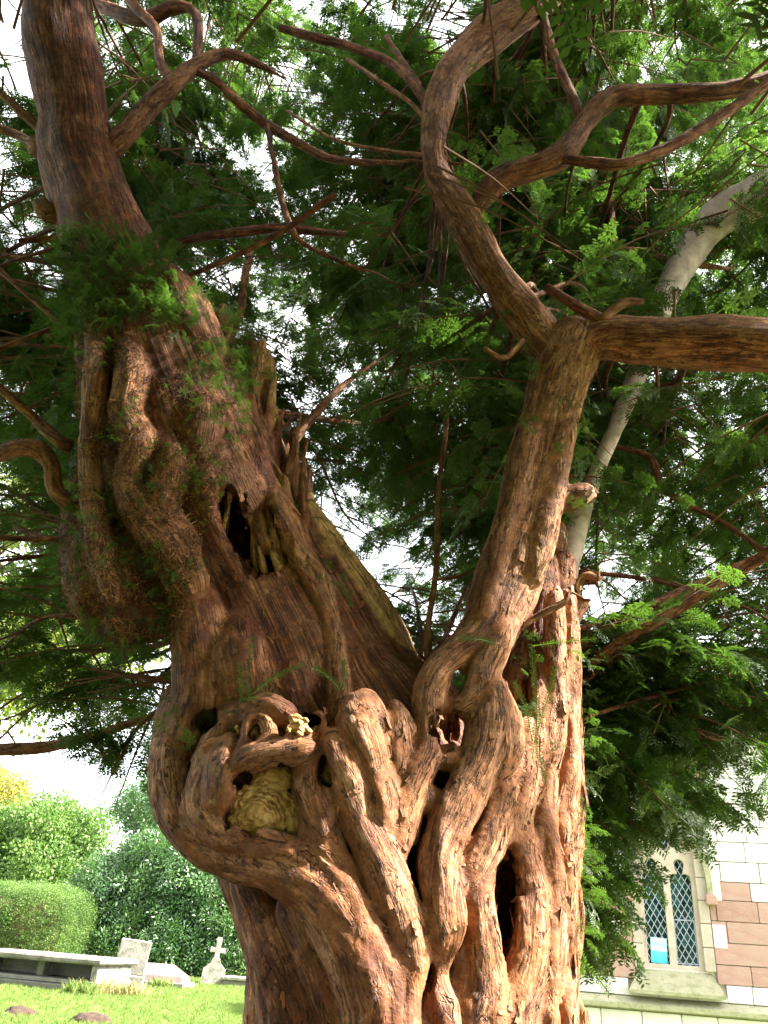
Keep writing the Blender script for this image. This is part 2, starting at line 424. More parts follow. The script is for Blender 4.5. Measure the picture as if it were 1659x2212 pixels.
        gl = pnoise(g * [1.5, 6, 1] + 2); d = 0.008 * lump + 0.004 * lump2 + 0.012 * (1 - seam) * gl + (1 - seam) * (0.008 * msk * (ridge - 0.6) + 0.004 * msk * (ridge2 - 0.6))
        V2 = V + N * (amp * d)[:, None]
        me.vertices.foreach_set('co', V2.astype(np.float32).ravel()); me.update()
        fattr(me, 'gcoord', g, 'FLOAT_VECTOR'); fattr(me, 'tone', tone); fattr(me, 'wood', wood); fattr(me, 'seam', seam)
        self.V, self.N, self.G, self.tone, self.wood = V2, N, g, tone, wood
        self.T = np.array([(q[1] - q[0]) / np.linalg.norm(q[1] - q[0]) for q in self.seg])[ids]
        return link(name, me, mat, parent)

def tube_mesh(P, sides=10, step=None, rough=0.07, tone=0.4, wood=0.0, capend=True, lumps=0.5, seed=0.0, name='tube'):
    """swept, tapered, uneven tube with the grain running along it; P rows x y z r"""
    P = np.asarray(P, float)
    Q = catmull(P, step or max(0.02, 0.9 * P[:, 3].mean()))
    n = len(Q); c = Q[:, :3]; T = np.gradient(c, axis=0); T /= np.linalg.norm(T, axis=1)[:, None] + 1e-9
    ref = np.array([0.05, -1.0, 0.02]); nn = ref[None] - (T @ ref)[:, None] * T
    nn /= np.linalg.norm(nn, axis=1)[:, None] + 1e-9; bb = np.cross(T, nn)
    u = np.concatenate([[0], np.cumsum(np.linalg.norm(np.diff(c, axis=0), axis=1))])
    th = np.linspace(-math.pi, math.pi, sides, endpoint=False)
    dirs = np.cos(th)[None, :, None] * nn[:, None, :] + np.sin(th)[None, :, None] * bb[:, None, :]
    r = Q[:, 3][:, None].repeat(sides, 1)
    pts0 = (c[:, None, :] + dirs * r[:, :, None]).reshape(-1, 3)
    G = np.stack([u[:, None].repeat(sides, 1), th[None, :] * np.maximum(Q[:, 3], .01)[:, None], np.full((n, sides), seed * 3.7)], 2).reshape(-1, 3)
    rm = np.maximum(Q[:, 3].mean(), 0.01)
    dd = rough * (1.2 * lumps * pnoise(pts0 / (rm * 4) + seed) + 0.7 * pnoise(pts0 / (rm * 1.3) + seed * 2) + 0.7 * (0.5 - np.abs(pnoise(G * [2 / rm * .12, 1.6 / rm, 1]))))
    r = r * (1 + dd.reshape(n, sides)); V = (c[:, None, :] + dirs * r[:, :, None]).reshape(-1, 3)
    F = []
    i0 = np.arange(n - 1)[:, None] * sides; j = np.arange(sides)[None, :]; j1 = (j + 1) % sides
    F = np.stack([i0 + j, i0 + j1, i0 + sides + j1, i0 + sides + j], 2).reshape(-1, 4)
    F = F[:, ::-1]
    V = np.vstack([V, c[:1] - T[:1] * Q[0, 3] * 0.15, c[-1:] + T[-1:] * Q[-1, 3] * 0.15]); G = np.vstack([G, G[:1], G[-1:]])
    b0 = n * sides
    caps = [[a, b, b0, b0] for a, b in zip(range(sides), list(range(1, sides)) + [0])]
    l0 = (n - 1) * sides
    caps2 = [[l0 + b, l0 + a, b0 + 1, b0 + 1] for a, b in zip(range(sides), list(range(1, sides)) + [0])]
    return V, F, np.array(caps + caps2), G, tone, wood
def tube(name, P, mat, parent=None, **kw):
    V, F, C_, G, tone, wood = tube_mesh(P, **kw)
    me = bpy.data.meshes.new(name)
    me.from_pydata(V.tolist(), [], F.tolist() + [c[:3] for c in C_.tolist()]); me.update(); me.shade_smooth()
    fattr(me, 'gcoord', G, 'FLOAT_VECTOR'); fattr(me, 'tone', np.full(len(V), tone)); fattr(me, 'wood', np.full(len(V), wood))
    return link(name, me, mat, parent)
def joined_tubes(name, plist, mat, parent, sides=5):
    VV, FF = [], []; o = 0
    for i, P in enumerate(plist):
        V, F, C_, G, _, _ = tube_mesh(P, sides=sides, step=0.18, rough=0.05, seed=i)
        VV.append(V[:-2]); FF.append(F + o); o += len(V) - 2
    return link(name, npmesh(np.vstack(VV), np.vstack(FF), name), mat, parent)

# pixel-traced strand -> metres
SIL = np.array([(1400, 380, 1255), (1480, 385, 1252), (1550, 385, 1255), (1620, 335, 1257), (1700, 325, 1258), (1800, 360, 1258), (1860, 440, 1256),
                (1900, 485, 1255), (2000, 522, 1252), (2100, 545, 1250), (2212, 570, 1258), (2500, 540, 1290), (2950, 440, 1400)], float)
YA = 4.68
def surfY(x, y, b=0.52):
    l = np.interp(y, SIL[:, 0], SIL[:, 1]); r = np.interp(y, SIL[:, 0], SIL[:, 2])
    q = (x - (l + r) / 2) / ((r - l) / 2); return YA - b * math.sqrt(max(0.0, 1 - min(1, q * q)))
def on_trunk(pts):
    """(x,y,r[,out]) in photo units; out = metres proud of the trunk's rounded body; runs on to the ground"""
    out = []; pts = [tuple(p) + (0.0,) * (4 - len(p)) for p in pts]
    if pts[-1][1] >= 2200:
        x, y, r, o = pts[-1]
        pts += [(x + (x - 910) * 0.10, 2500, r * 1.1, o), (x + (x - 910) * 0.30, 2950, r * 1.5, o)]
    for (x, y, r, o) in pts:
        p = PY(x, y, surfY(x, y) - o); out.append((*p, RM(r, p)))
    return np.array(out)
def atY(pts):
    """(x,y,r,Y)"""
    out = []
    for (x, y, r, Y) in pts:
        p = PY(x, y, Y); out.append((*p, RM(r, p)))
    return np.array(out)

# ------------------------------------------------------------------ the old yew
VOX = 0.0112
yew = empty('yew_tree', (0.3, 4.7, 0.0))
tag(yew, 'huge gnarled old yew with twisted fluted red-brown trunk and burrs', 'tree')
yi = yew.matrix_basis.inverted()
# parts are built in world coordinates, then parented with the offset taken out
def part(o, parent=yew):
    o.parent = parent
    if parent is yew: o.matrix_parent_inverse = Matrix.Translation((-0.3, -4.7, 0.0))
    return o

F1 = Field((-2.25, 3.62, -0.12), (1.55, 5.75, 5.55), VOX)
# -- inner body
F1.strand(atY([(905, 2950, 330, 4.9), (905, 2450, 285, 4.88), (890, 2080, 262, 4.86), (850, 1830, 270, 4.9), (790, 1660, 262, 4.92)]), 0.08, 0.25)
F1.strand(atY([(640, 2950, 120, 4.75), (650, 2212, 85, 4.7), (610, 1980, 88, 4.68), (560, 1850, 90, 4.68)]), 0.06, 0.25)
F1.strand(atY([(470, 1600, 78, 4.75), (480, 1720, 95, 4.72), (620, 1800, 110, 4.75)]), 0.06, 0.3)
F1.strand(atY([(1130, 2212, 95, 4.85), (1130, 1800, 95, 4.85), (1110, 1560, 95, 4.8), (1150, 1300, 62, 4.95), (1180, 1150, 40, 5.0)]), 0.06, 0.3)
# -- left stem body
F1.strand(atY([(700, 1640, 205, 4.95), (640, 1480, 218, 4.92), (570, 1330, 185, 4.85), (500, 1190, 180, 4.75), (430, 1040, 188, 4.65), (370, 880, 180, 4.52),
               (320, 740, 140, 4.38), (255, 600, 100, 4.25), (205, 470, 78, 4.1), (178, 350, 72, 3.98)]), 0.10, 0.12, veins=34)
# dead pale flank falling to the crotch
F1.strand(atY([(560, 1010, 36, 4.55), (640, 1120, 48, 4.62), (715, 1240, 62, 4.72), (780, 1350, 75, 4.78), (820, 1450, 82, 4.82), (830, 1560, 70, 4.85)]), 0.05, 0.7, 0.85, veins=9)
F1.strand(atY([(700, 1190, 22, 4.55), (770, 1300, 28, 4.63), (830, 1390, 32, 4.70), (880, 1465, 32, 4.75), (905, 1520, 30, 4.72)]), 0.04, 0.6, 0.45)
# smooth red column at its left
F1.strand(atY([(400, 1250, 22, 4.41), (425, 1330, 52, 4.29), (440, 1420, 58, 4.33), (440, 1510, 62, 4.38), (410, 1590, 60, 4.43)]), 0.05, 0.3, veins=4)
F1.strand(atY([(510, 1330, 23, 4.37), (520, 1420, 52, 4.26), (540, 1510, 58, 4.35)]), 0.06, 0.25, veins=4)
F1.strand(atY([(600, 1400, 24, 4.45), (630, 1480, 55, 4.38), (650, 1560, 50, 4.48)]), 0.06, 0.22, veins=4)
# root-like strand running down the flank
F1.strand(atY([(560, 1020, 11, 4.44), (600, 1100, 26, 4.28), (640, 1180, 25, 4.32), (685, 1262, 24, 4.35), (708, 1330, 20, 4.36), (722, 1410, 22, 4.34), (732, 1480, 22, 4.28), (740, 1540, 24, 4.22)]), 0.025, 0.55, veins=4)
# ribs and root strands up the left stem
F1.strand(atY([(195, 640, 9, 4.08), (212, 770, 22, 3.97), (205, 880, 20, 3.99), (196, 980, 20, 4.07), (205, 1090, 22, 4.09), (217, 1190, 22, 4.07), (242, 1290, 18, 4.09)]), 0.03, 0.55, veins=4)
F1.strand(atY([(270, 700, 13, 4.03), (285, 800, 30, 3.95), (272, 890, 30, 3.99), (302, 965, 32, 4.03), (283, 1045, 32, 4.07), (312, 1125, 36, 4.09), (372, 1195, 38, 4.12), (405, 1260, 42, 4.17)]), 0.04, 0.45, veins=4)
F1.strand(atY([(330, 900, 13, 4.15), (370, 1000, 30, 4.07), (350, 1100, 30, 4.09), (400, 1180, 32, 4.14)]), 0.05, 0.35, veins=4)
F1.strand(atY([(410, 800, 22, 4.25), (440, 900, 45, 4.12), (430, 1010, 42, 4.17), (450, 1100, 35, 4.22)]), 0.06, 0.2, veins=4)
F1.strand(atY([(330, 560, 16, 4.13), (390, 660, 45, 4.07), (440, 760, 45, 4.12)]), 0.06, 0.25, veins=4)
# hanging burr at the left
F1.strand(atY([(250, 1120, 34, 4.58), (245, 1215, 92, 4.42), (275, 1280, 98, 4.42), (330, 1315, 62, 4.42)]), 0.08, 0.12, veins=4)
F1.strand(atY([(200, 1000, 22, 4.56), (190, 1120, 45, 4.42), (185, 1210, 42, 4.42)]), 0.06, 0.15, veins=4)
for (x, y, r) in ((200, 1290, 36), (265, 1345, 36), (330, 1350, 26), (175, 1225, 26), (235, 1170, 40), (300, 1225, 42)):
    F1.strand(atY([(x, y, r, 4.28), (x + 6, y + 8, r, 4.3)]), 0.06, 0.1, veins=4)
# torn dead spires at the right of the left stem
F1.strand(atY([(566, 738, 8, 4.28), (556, 770, 18, 4.29), (545, 830, 20, 4.3), (528, 890, 24, 4.33), (505, 960, 28, 4.36), (515, 1040, 26, 4.38), (510, 1075, 10, 4.40)]), 0.02, 0.6, 0.55)
F1.strand(atY([(527, 742, 9, 4.30), (552, 752, 13, 4.29), (570, 765, 12, 4.29), (578, 800, 18, 4.33), (572, 860, 24, 4.4), (540, 940, 30, 4.45)]), 0.02, 0.6, 0.4)
F1.strand(atY([(598, 882, 6, 4.34), (580, 905, 14, 4.35), (560, 945, 20, 4.37), (548, 1010, 22, 4.4)]), 0.02, 0.6, 0.5)
F1.strand(atY([(655, 1020, 18, 4.62), (650, 1045, 22, 4.63), (655, 1090, 25, 4.66), (690, 1170, 30, 4.7)]), 0.03, 0.3)
F1.strand(atY([(480, 680, 20, 4.35), (470, 740, 34, 4.35), (480, 840, 40, 4.36)]), 0.04, 0.3)
# shelf of pale wood below the hollow
F1.strand(atY([(560, 1235, 10, 4.33), (600, 1255, 18, 4.36), (645, 1280, 16, 4.37), (688, 1310, 6, 4.37)]), 0.02, 0.6, 0.9)
F1.strand(atY([(530, 1180, 9, 4.33), (565, 1175, 10, 4.28), (600, 1155, 11, 4.30), (620, 1135, 10, 4.36)]), 0.015, 0.4, 0.5)
F1.strand(atY([(470, 985, 6, 4.22), (478, 1020, 8, 4.23), (470, 1060, 5, 4.24)]), 0.01, 0.6, 1.0)

# -- trunk strands (photo-traced paths lying on the rounded trunk)
st = lambda pts, k=0.03, tone=0.6, wood=0.0: F1.strand(on_trunk(pts), k, tone, wood, veins=max(1, int(sum(p[2] for p in pts) / len(pts) / 5)))
# the great swooping arm
st([(395, 1520, 50), (385, 1600, 55, .02), (372, 1670, 48, .06), (385, 1745, 46, .09), (430, 1805, 46, .1), (510, 1845, 47, .11), (600, 1862, 52, .11), (690, 1912, 68, .10), (755, 2000, 78, .09), (800, 2110, 80, .08), (820, 2215, 78, .07)], 0.035, 0.62)
st([(470, 1590, 26, .10), (455, 1660, 40, .11), (440, 1730, 40, .13), (475, 1790, 36, .15), (560, 1822, 28, .16), (660, 1850, 30, .15), (730, 1905, 34, .14)], 0.03, 0.66)
# torn plate beside the cavity
st([(500, 1600, 20, .15), (485, 1650, 36, .15), (480, 1710, 38, .15), (462, 1760, 30, .15)], 0.025, 0.62)
st([(430, 1635, 7, .19), (450, 1615, 8, .2), (478, 1598, 8, .2), (495, 1584, 5, .2)], 0.012, 0.7, .3)
# left hand column under the arm
st([(540, 1900, 45, -.02), (575, 1990, 52, .0), (610, 2100, 58, .02), (640, 2215, 62, .02)], 0.05, 0.22)
st([(640, 1960, 40, .02), (680, 2060, 40, .04), (705, 2140, 34, .05), (722, 2215, 32, .05)], 0.03, 0.2)
st([(715, 2030, 22, .06), (742, 2110, 22, .07), (760, 2215, 24, .07)], 0.025, 0.3)
# band and knots over the cavity
st([(505, 1690, 18, .14), (520, 1655, 24, .17), (560, 1636, 27, .18), (610, 1628, 28, .18), (660, 1618, 26, .17)], 0.025, 0.6)
st([(515, 1640, 16, .14), (535, 1600, 15, .17), (535, 1570, 13, .18), (550, 1552, 12, .18), (570, 1560, 12, .18), (578, 1590, 14, .18), (565, 1615, 16, .18)], 0.015, 0.5)
st([(580, 1560, 12, .15), (592, 1585, 8, .18), (608, 1597, 8, .19), (624, 1590, 8, .18), (628, 1572, 9, .17)], 0.012, 0.55)
st([(470, 1560, 20, .06), (520, 1545, 24, .10), (580, 1530, 26, .12), (625, 1545, 20, .12)], 0.03, 0.4)
st([(590, 1610, 14, .18), (640, 1600, 15, .18), (668, 1585, 12, .16)], 0.02, 0.55)
# broad strand right of the cavity
st([(690, 1560, 26, .05), (680, 1620, 34, .08), (672, 1700, 40, .09), (690, 1770, 44, .09), (712, 1840, 40, .10), (760, 1930, 40, .10)], 0.035, 0.5)
# knobs at the crotch
st([(770, 1530, 36, .10), (782, 1565, 42, .12), (800, 1610, 40, .13), (812, 1660, 34, .12)], 0.03, 0.65)
st([(745, 1560, 22, .08), (760, 1520, 16, .12), (785, 1505, 15, .14), (808, 1520, 15, .15), (822, 1560, 16, .15), (830, 1610, 16, .14)], 0.018, 0.6)
st([(850, 1530, 20, .08), (858, 1565, 26, .10), (862, 1615, 28, .10), (858, 1670, 30, .10)], 0.025, 0.6)
st([(700, 1612, 20, .12), (722, 1600, 26, .14), (740, 1640, 36, .14), (765, 1720, 40, .13), (785, 1780, 40, .12), (820, 1850, 40, .12), (848, 1940, 44, .12), (872, 2020, 44, .12), (878, 2090, 40, .11), (862, 2160, 42, .10), (855, 2215, 48, .1)], 0.03, 0.68)
st([(705, 1600, 5, .16), (712, 1580, 7, .15), (718, 1598, 9, .16)], 0.01, 0.6, .6)
st([(800, 1640, 30, .12), (828, 1720, 36, .12), (835, 1800, 36, .11)], 0.04, 0.62)
# left leg of the right stem
RS = 4.30
F1.strand(np.vstack([atY([(1120, 1180, 62, 4.42), (1085, 1290, 60, 4.36), (1050, 1370, 50, 4.28), (985, 1420, 36, 4.22), (943, 1458, 33, 4.17)]),
                     on_trunk([(926, 1510, 32, .04), (926, 1575, 31, .06), (924, 1622, 32, .09), (902, 1668, 32, .10), (880, 1725, 34, .10), (862, 1790, 36, .10), (845, 1860, 34, .11)])]), 0.03, 0.72)
# right leg
F1.strand(np.vstack([atY([(1090, 1290, 52, 4.36), (1072, 1385, 34, 4.22), (1048, 1445, 30, 4.17), (1032, 1490, 30, 4.16)]), on_trunk([(1005, 1525, 28, .05), (965, 1528, 20, .02)])]), 0.025, 0.7)
st([(1048, 1480, 36, .05), (1056, 1535, 44, .07), (1050, 1600, 48, .09), (1032, 1655, 44, .10), (1002, 1712, 42, .10), (978, 1772, 42, .10), (952, 1830, 42, .10), (945, 1890, 42, .11), (946, 1945, 42, .11), (952, 2000, 42, .11), (945, 2035, 34, .09), (938, 2090, 22, .07), (944, 2140, 26, .06), (960, 2215, 34, .06)], 0.03, 0.72)
st([(935, 1628, 22, .07), (962, 1636, 24, .07), (990, 1642, 24, .08)], 0.03, 0.7)
st([(905, 1720, 22, .06), (940, 1735, 26, .06), (975, 1745, 24, .07)], 0.04, 0.6)
# plate lobe
st([(1075, 1505, 26, .04), (1090, 1570, 34, .06), (1085, 1630, 38, .09), (1068, 1668, 30, .11)], 0.03, 0.85)
# strands right of the plate
st([(1112, 1570, 8, -.10), (1106, 1605, 18, .02), (1100, 1650, 22, .04), (1078, 1730, 34, .05), (1052, 1815, 40, .07), (1020, 1885, 34, .08), (992, 1922, 22, .08)], 0.022, 0.85)
st([(1045, 1860, 26, .05), (1030, 1930, 32, .06), (1038, 2010, 36, .07), (1048, 2090, 36, .07), (1046, 2160, 38, .07), (1040, 2215, 42, .07)], 0.025, 0.78)
st([(1150, 1540, 9, -.14), (1145, 1575, 20, .0), (1143, 1630, 26, .03), (1130, 1705, 28, .04), (1108, 1785, 28, .04), (1070, 1840, 24, .05)], 0.022, 0.88)
st([(1128, 1790, 24, .03), (1122, 1830, 30, .04), (1140, 1900, 34, .05), (1145, 2010, 36, .06), (1136, 2090, 36, .06), (1118, 2150, 38, .06), (1105, 2215, 42, .06)], 0.028, 0.82)
st([(985, 1960, 16, .0), (992, 2050, 22, .02), (1000, 2140, 26, .03), (1000, 2215, 30, .03)], 0.03, 0.35)
st([(905, 2130, 16, .02), (900, 2215, 26, .05)], 0.03, 0.45)
# fluted column at the right edge, sunlit paleness painted in by its tone
st([(1195, 1290, 22, .0), (1198, 1400, 24, .0), (1200, 1500, 26, .01), (1188, 1600, 28, .02), (1178, 1700, 26, .03), (1172, 1800, 30, .04), (1180, 1900, 34, .05), (1182, 2000, 36, .05), (1180, 2100, 36, .05), (1170, 2215, 36, .05)], 0.018, 0.95)
st([(1225, 1290, 18, .0), (1228, 1400, 22, .0), (1228, 1550, 24, -.02), (1222, 1700, 28, .0), (1215, 1820, 28, .02), (1215, 1950, 30, .03), (1222, 2080, 28, .04), (1215, 2215, 32, .05)], 0.016, 0.98)
st([(1240, 1420, 12, -.02), (1243, 1560, 14, -.04), (1243, 1700, 16, -.03), (1242, 1800, 16, -.02), (1236, 1900, 16, .0), (1238, 2010, 15, .0), (1228, 2120, 18, .02), (1240, 2215, 22, .0)], 0.014, 0.95)
st([(1168, 1420, 8, -.16), (1166, 1490, 18, -.03), (1168, 1580, 20, .0), (1160, 1680, 20, .02)], 0.018, 0.85)
F1.strand(atY([(1170, 1200, 26, 4.75), (1175, 1300, 30, 4.72), (1165, 1420, 34, 4.66), (1150, 1520, 30, 4.56)]), 0.025, 0.3)
F1.strand(atY([(1215, 1210, 24, 4.8), (1215, 1300, 26, 4.75), (1220, 1420, 26, 4.68)]), 0.025, 0.4)
F1.strand(atY([(1130, 1330, 22, 4.6), (1120, 1420, 26, 4.56), (1110, 1500, 28, 4.5)]), 0.025, 0.35)
# hollow broken stub at the column's top
ringP = [(1272 + 22 * math.cos(t), 1268 + 24 * math.sin(t), 8, 4.62 - 0.02 * math.cos(t)) for t in np.linspace(0, 2 * math.pi, 11)]
F1.strand(atY(ringP), 0.012, 0.7, .4)
F1.strand(atY([(1272, 1268, 22, 4.72), (1240, 1310, 26, 4.74), (1215, 1370, 24, 4.70)]), 0.02, 0.6)
# back of the trunk, so that it is round from the side as well
for i in range(12):
    a = math.radians(20 + i * 12.8 * 1.0); cx, cy = 0.32, 4.80
    rx, ry = 0.80, 0.58
    pts = [(cx + 1.35 * rx * math.cos(a), cy + 1.35 * ry * math.sin(a), 0.0, .17), (cx + rx * math.cos(a), cy + ry * math.sin(a), .8, .12),
           (cx + .98 * rx * math.cos(a + .1), cy + .98 * ry * math.sin(a + .1), 1.6, .11), (cx + .95 * rx * math.cos(a + .2), cy + .95 * ry * math.sin(a + .2), 2.3, .12), (cx + .75 * rx * math.cos(a + .3), cy + .8 * ry * math.sin(a + .3), 2.9, .10)]
    F1.strand(pts, 0.04, 0.5)

# -- right stem (upper part joins the limbs)
F1.strand(atY([(1050, 1370, 55, 4.32), (1085, 1290, 60, 4.36), (1120, 1180, 60, 4.40), (1152, 1050, 60, 4.40), (1182, 920, 55, 4.35), (1212, 810, 58, 4.28), (1240, 745, 60, 4.2)]), 0.05, 0.8, veins=12)
F1.strand(atY([(1150, 1250, 20, 4.24), (1175, 1150, 24, 4.26), (1195, 1050, 22, 4.28), (1220, 930, 20, 4.24)]), 0.04, 0.7, 0.15)
F1.strand(atY([(1040, 1330, 18, 4.2), (1075, 1200, 22, 4.24), (1110, 1070, 22, 4.25), (1145, 930, 20, 4.22)]), 0.04, 0.6)
F1.strand(atY([(1215, 1080, 26, 4.34), (1245, 1072, 24, 4.32), (1268, 1066, 20, 4.31)]), 0.03, 0.5)

# -- hollows
cv = lambda pts, k=0.025: F1.carve(np.array(pts), k)
def hole(x, y, r, back=0.35, front=0.25, Y0=None, k=0.045, xl=None, rl=None):
    """a hollow going straight into the wood"""
    Y = Y0 if Y0 is not None else surfY(x, y) - .05
    a, b = PY(x, y, Y - front), PY(x, y, Y + back)
    b[2] = a[2] + (b[2] - a[2]) * 0.6
    cv([(*a, RM(r, a)), (*b, RM(rl or r, b))], k)
def slot(pts, back=0.3, k=0.02):
    """a deep crack along a traced line"""
    for d in np.linspace(0, 1, 8):
        P = []
        for (x, y, r) in pts:
            p = PY(x, y, surfY(x, y) - 0.10 + d * back); P.append((*p, RM(r, p)))
        cv(P, k)
slot([(725, 1715, 9), (736, 1770, 16), (757, 1820, 20), (777, 1862, 15)], 0.45)
slot([(886, 1830, 16), (892, 1890, 23), (902, 1950, 20), (910, 2000, 10)], 0.45)
slot([(1040, 1712, 8), (1022, 1762, 13), (1006, 1800, 7)], 0.38)
slot([(1102, 1828, 8), (1096, 1880, 20), (1090, 1960, 25), (1085, 2040, 20), (1080, 2095, 9)], 0.50)
slot([(915, 2070, 8), (916, 2100, 15), (912, 2150, 12), (908, 2185, 7)], 0.45)
slot([(985, 1940, 8), (983, 1980, 9)], 0.2)
slot([(988, 1455, 12), (985, 1490, 15)], 0.3)
slot([(985, 1540, 10), (966, 1560, 24), (954, 1592, 22), (962, 1612, 8)], .45, .03)
slot([(925, 1655, 5), (915, 1668, 11), (905, 1682, 5)], .3, .02); slot([(972, 1680, 4), (962, 1692, 9), (955, 1706, 4)], .22, .03); slot([(893, 1722, 3), (886, 1734, 4)], .15)
hole(560, 1730, 62, .12, .1, rl=40, k=.03); hole(590, 1690, 40, .12, .1, k=.03); hole(620, 1760, 32, .10, .1, k=.03)
hole(512, 1768, 30, .10, .1, k=.03); hole(535, 1785, 24, .08, .1, k=.03); hole(718, 1668, 24, .10, .1); hole(525, 1680, 6, .15); hole(508, 1688, 6, .15)
hole(675, 1552, 22, .5, .1, k=.015); hole(552, 1582, 13, .06, .2, k=.01); hole(608, 1580, 10, .1, .2, k=.01)
slot([(755, 1552, 6), (768, 1530, 11), (788, 1520, 6)], .14, .015); slot([(800, 1538, 6), (806, 1562, 10), (796, 1588, 6)], .12, .015); slot([(815, 1600, 5), (824, 1628, 8), (822, 1650, 4)], .1, .015); slot([(856, 1560, 4), (866, 1590, 9), (860, 1620, 5)], .10, .015)
hole(450, 1560, 22, .1, .1)
# hollows high in the left stem
def cave(pts, Y0, back, k=0.05):
    for d in np.linspace(-.16, back, 8):
        cv([(*PY(x, y, Y0 + d), RM(r, PY(x, y, Y0 + d))) for (x, y, r) in pts], k)
cave([(492, 1065, 14), (500, 1115, 25), (528, 1175, 28), (562, 1215, 24), (602, 1210, 20)], 4.34, .45)
cave([(572, 1110, 14), (586, 1160, 18), (600, 1190, 18)], 4.34, .4)
# splintered deadwood along the torn edge and round the hollow
for i in range(46):
    t_ = VR.random(); x0 = 455 + 190 * t_ + VR.uniform(-30, 30); y0 = 930 + 230 * t_ + VR.uniform(-60, 60); L_ = VR.uniform(60, 190); lean = VR.uniform(-.05, .22) ; Yb = 4.30 + .16 * t_ + VR.uniform(-.10, .06); r0_ = VR.uniform(7, 14)
    F1.strand(atY([(x0, y0, r0_, Yb + .05), (x0 + lean * L_ * .4 + VR.uniform(-6, 6), y0 - L_ * .4, r0_ * .9, Yb - .02), (x0 + lean * L_ * .8 + VR.uniform(-8, 8), y0 - L_ * .75, r0_ * .55, Yb - .04), (x0 + lean * L_ + VR.uniform(-6, 6), y0 - L_, 2.5, Yb - .05)]), 0.012, VR.uniform(.2, .6), VR.choice((0, 0, .2, .45)))
for i in range(5):
    x0 = VR.uniform(480, 625); y0 = VR.uniform(1035, 1110); L_ = VR.uniform(60, 140)
    F1.strand(atY([(x0, y0, VR.uniform(6, 9), 4.34), (x0 + VR.uniform(-14, 20), y0 + L_ * .5, VR.uniform(4, 6), 4.36), (x0 + VR.uniform(-20, 30), y0 + L_, 3, 4.42)]), 0.02, .15, 0)
V2 = random.Random(5)
for i in range(14):
    x0, y0 = V2.uniform(560, 640), V2.uniform(1090, 1260); L_ = V2.uniform(50, 130)
    F1.strand(atY([(x0, y0, V2.uniform(6, 10), 4.38), (x0 - L_ * .15, y0 - L_ * .5, V2.uniform(5, 8), 4.31), (x0 - L_ * .35 + V2.uniform(-8, 8), y0 - L_, 2.5, 4.28)]), 0.012, V2.uniform(.3, .7), V2.choice((.2, .5, .8)))
F1.strand(atY([(508, 985, 5, 4.2), (500, 1050, 5, 4.24), (490, 1110, 5, 4.28), (482, 1150, 3, 4.30)]), 0.012, 0.6, 0.9)
F1.strand(atY([(548, 1090, 4, 4.34), (550, 1140, 5, 4.36), (547, 1190, 5, 4.38), (556, 1235, 4, 4.38)]), 0.012, 0.5, 0.7)
hole(1275, 1268, 15, .22, .1, 4.62)
trunk = part(F1.build('trunk', BARK, None, 1.0))
tag(trunk, 'fluted and twisted red-brown trunk with deep dark hollows')

# -- pale wood in the torn places, sculpted finer
BURR = burr_material()
def lump_part(name, items, lo, hi, h, label, amp=0.5, rings=None, wood=1.0, carves=()):
    f = Field(lo, hi, h)
    for P, k in items: f.strand(P, k, 0.7, wood)
    for P, k in carves: f.carve(P, k)
    o = f.build(name, BURR, None, amp)
    if rings is not None:
        me = o.data; V, N = f.V, f.N
        d = rings(V); me.vertices.foreach_set('co', (V + N * d[:, None]).astype(np.float32).ravel()); me.update()
    part(o); o['label'] = label; return o
cY = surfY(560, 1730) - 0.05
cav = [(atY([(520, 1765, 30, cY + .0), (560, 1772, 32, cY - .02), (605, 1768, 28, cY)]), .03), (atY([(540, 1730, 32, cY), (585, 1725, 36, cY)]), .03),
       (atY([(575, 1690, 30, cY), (600, 1700, 32, cY + .01)]), .03), (atY([(580, 1668, 17, cY - .03), (583, 1672, 17, cY - .04)]), .012),
       (atY([(612, 1672, 15, cY - .03), (616, 1690, 18, cY - .04)]), .012), (atY([(628, 1745, 14, cY - .03), (640, 1785, 17, cY - .04)]), .015), (atY([(600, 1740, 15, cY - .02), (632, 1730, 13, cY - .03)]), .015)]
for R_ in (14, 24, 34, 44, 54):
    cav.append((atY([(578 + R_ * 1.25 * math.cos(t), 1738 + R_ * math.sin(t), 7.0, cY - .12 + R_ * .0013) for t in np.radians(np.arange(60, 215, 18))]), .010))
for (x_, y_, r_) in ((560, 1700, 9), (590, 1708, 8), (545, 1715, 8), (620, 1715, 9), (636, 1762, 9), (606, 1690, 8), (566, 1672, 8), (594, 1662, 7), (628, 1676, 8), (600, 1722, 7), (640, 1740, 8)):
    cav.append((atY([(x_, y_, r_, cY - .05), (x_ + VR.uniform(-14, 14), y_ + VR.uniform(-6, 6), r_ * .8, cY - .055)]), .014))
c0 = PY(560, 1730, cY)
ctr = PY(555, 1752, cY)
def rings(V):
    q = V - ctr; rr = np.sqrt((q[:, 0]) ** 2 + (q[:, 2] * 1.3) ** 2) + 0.02 * pnoise(V * 9)
    w = np.clip((-q[:, 2] + .03) / .08, 0, 1) * np.clip(1 - (q[:, 0] - .08) / .08, 0, 1)
    return w * 0.007 * np.abs(np.sin(rr * math.pi / 0.036)) ** .6 + 0.020 * pnoise(V * 13) + 0.010 * pnoise(V * 33)
lump_part('heartwood_burr', cav, c0 - .34, c0 + .34, 0.006, 'swirled yellow exposed wood in the trunk cavity', 0.5, rings)
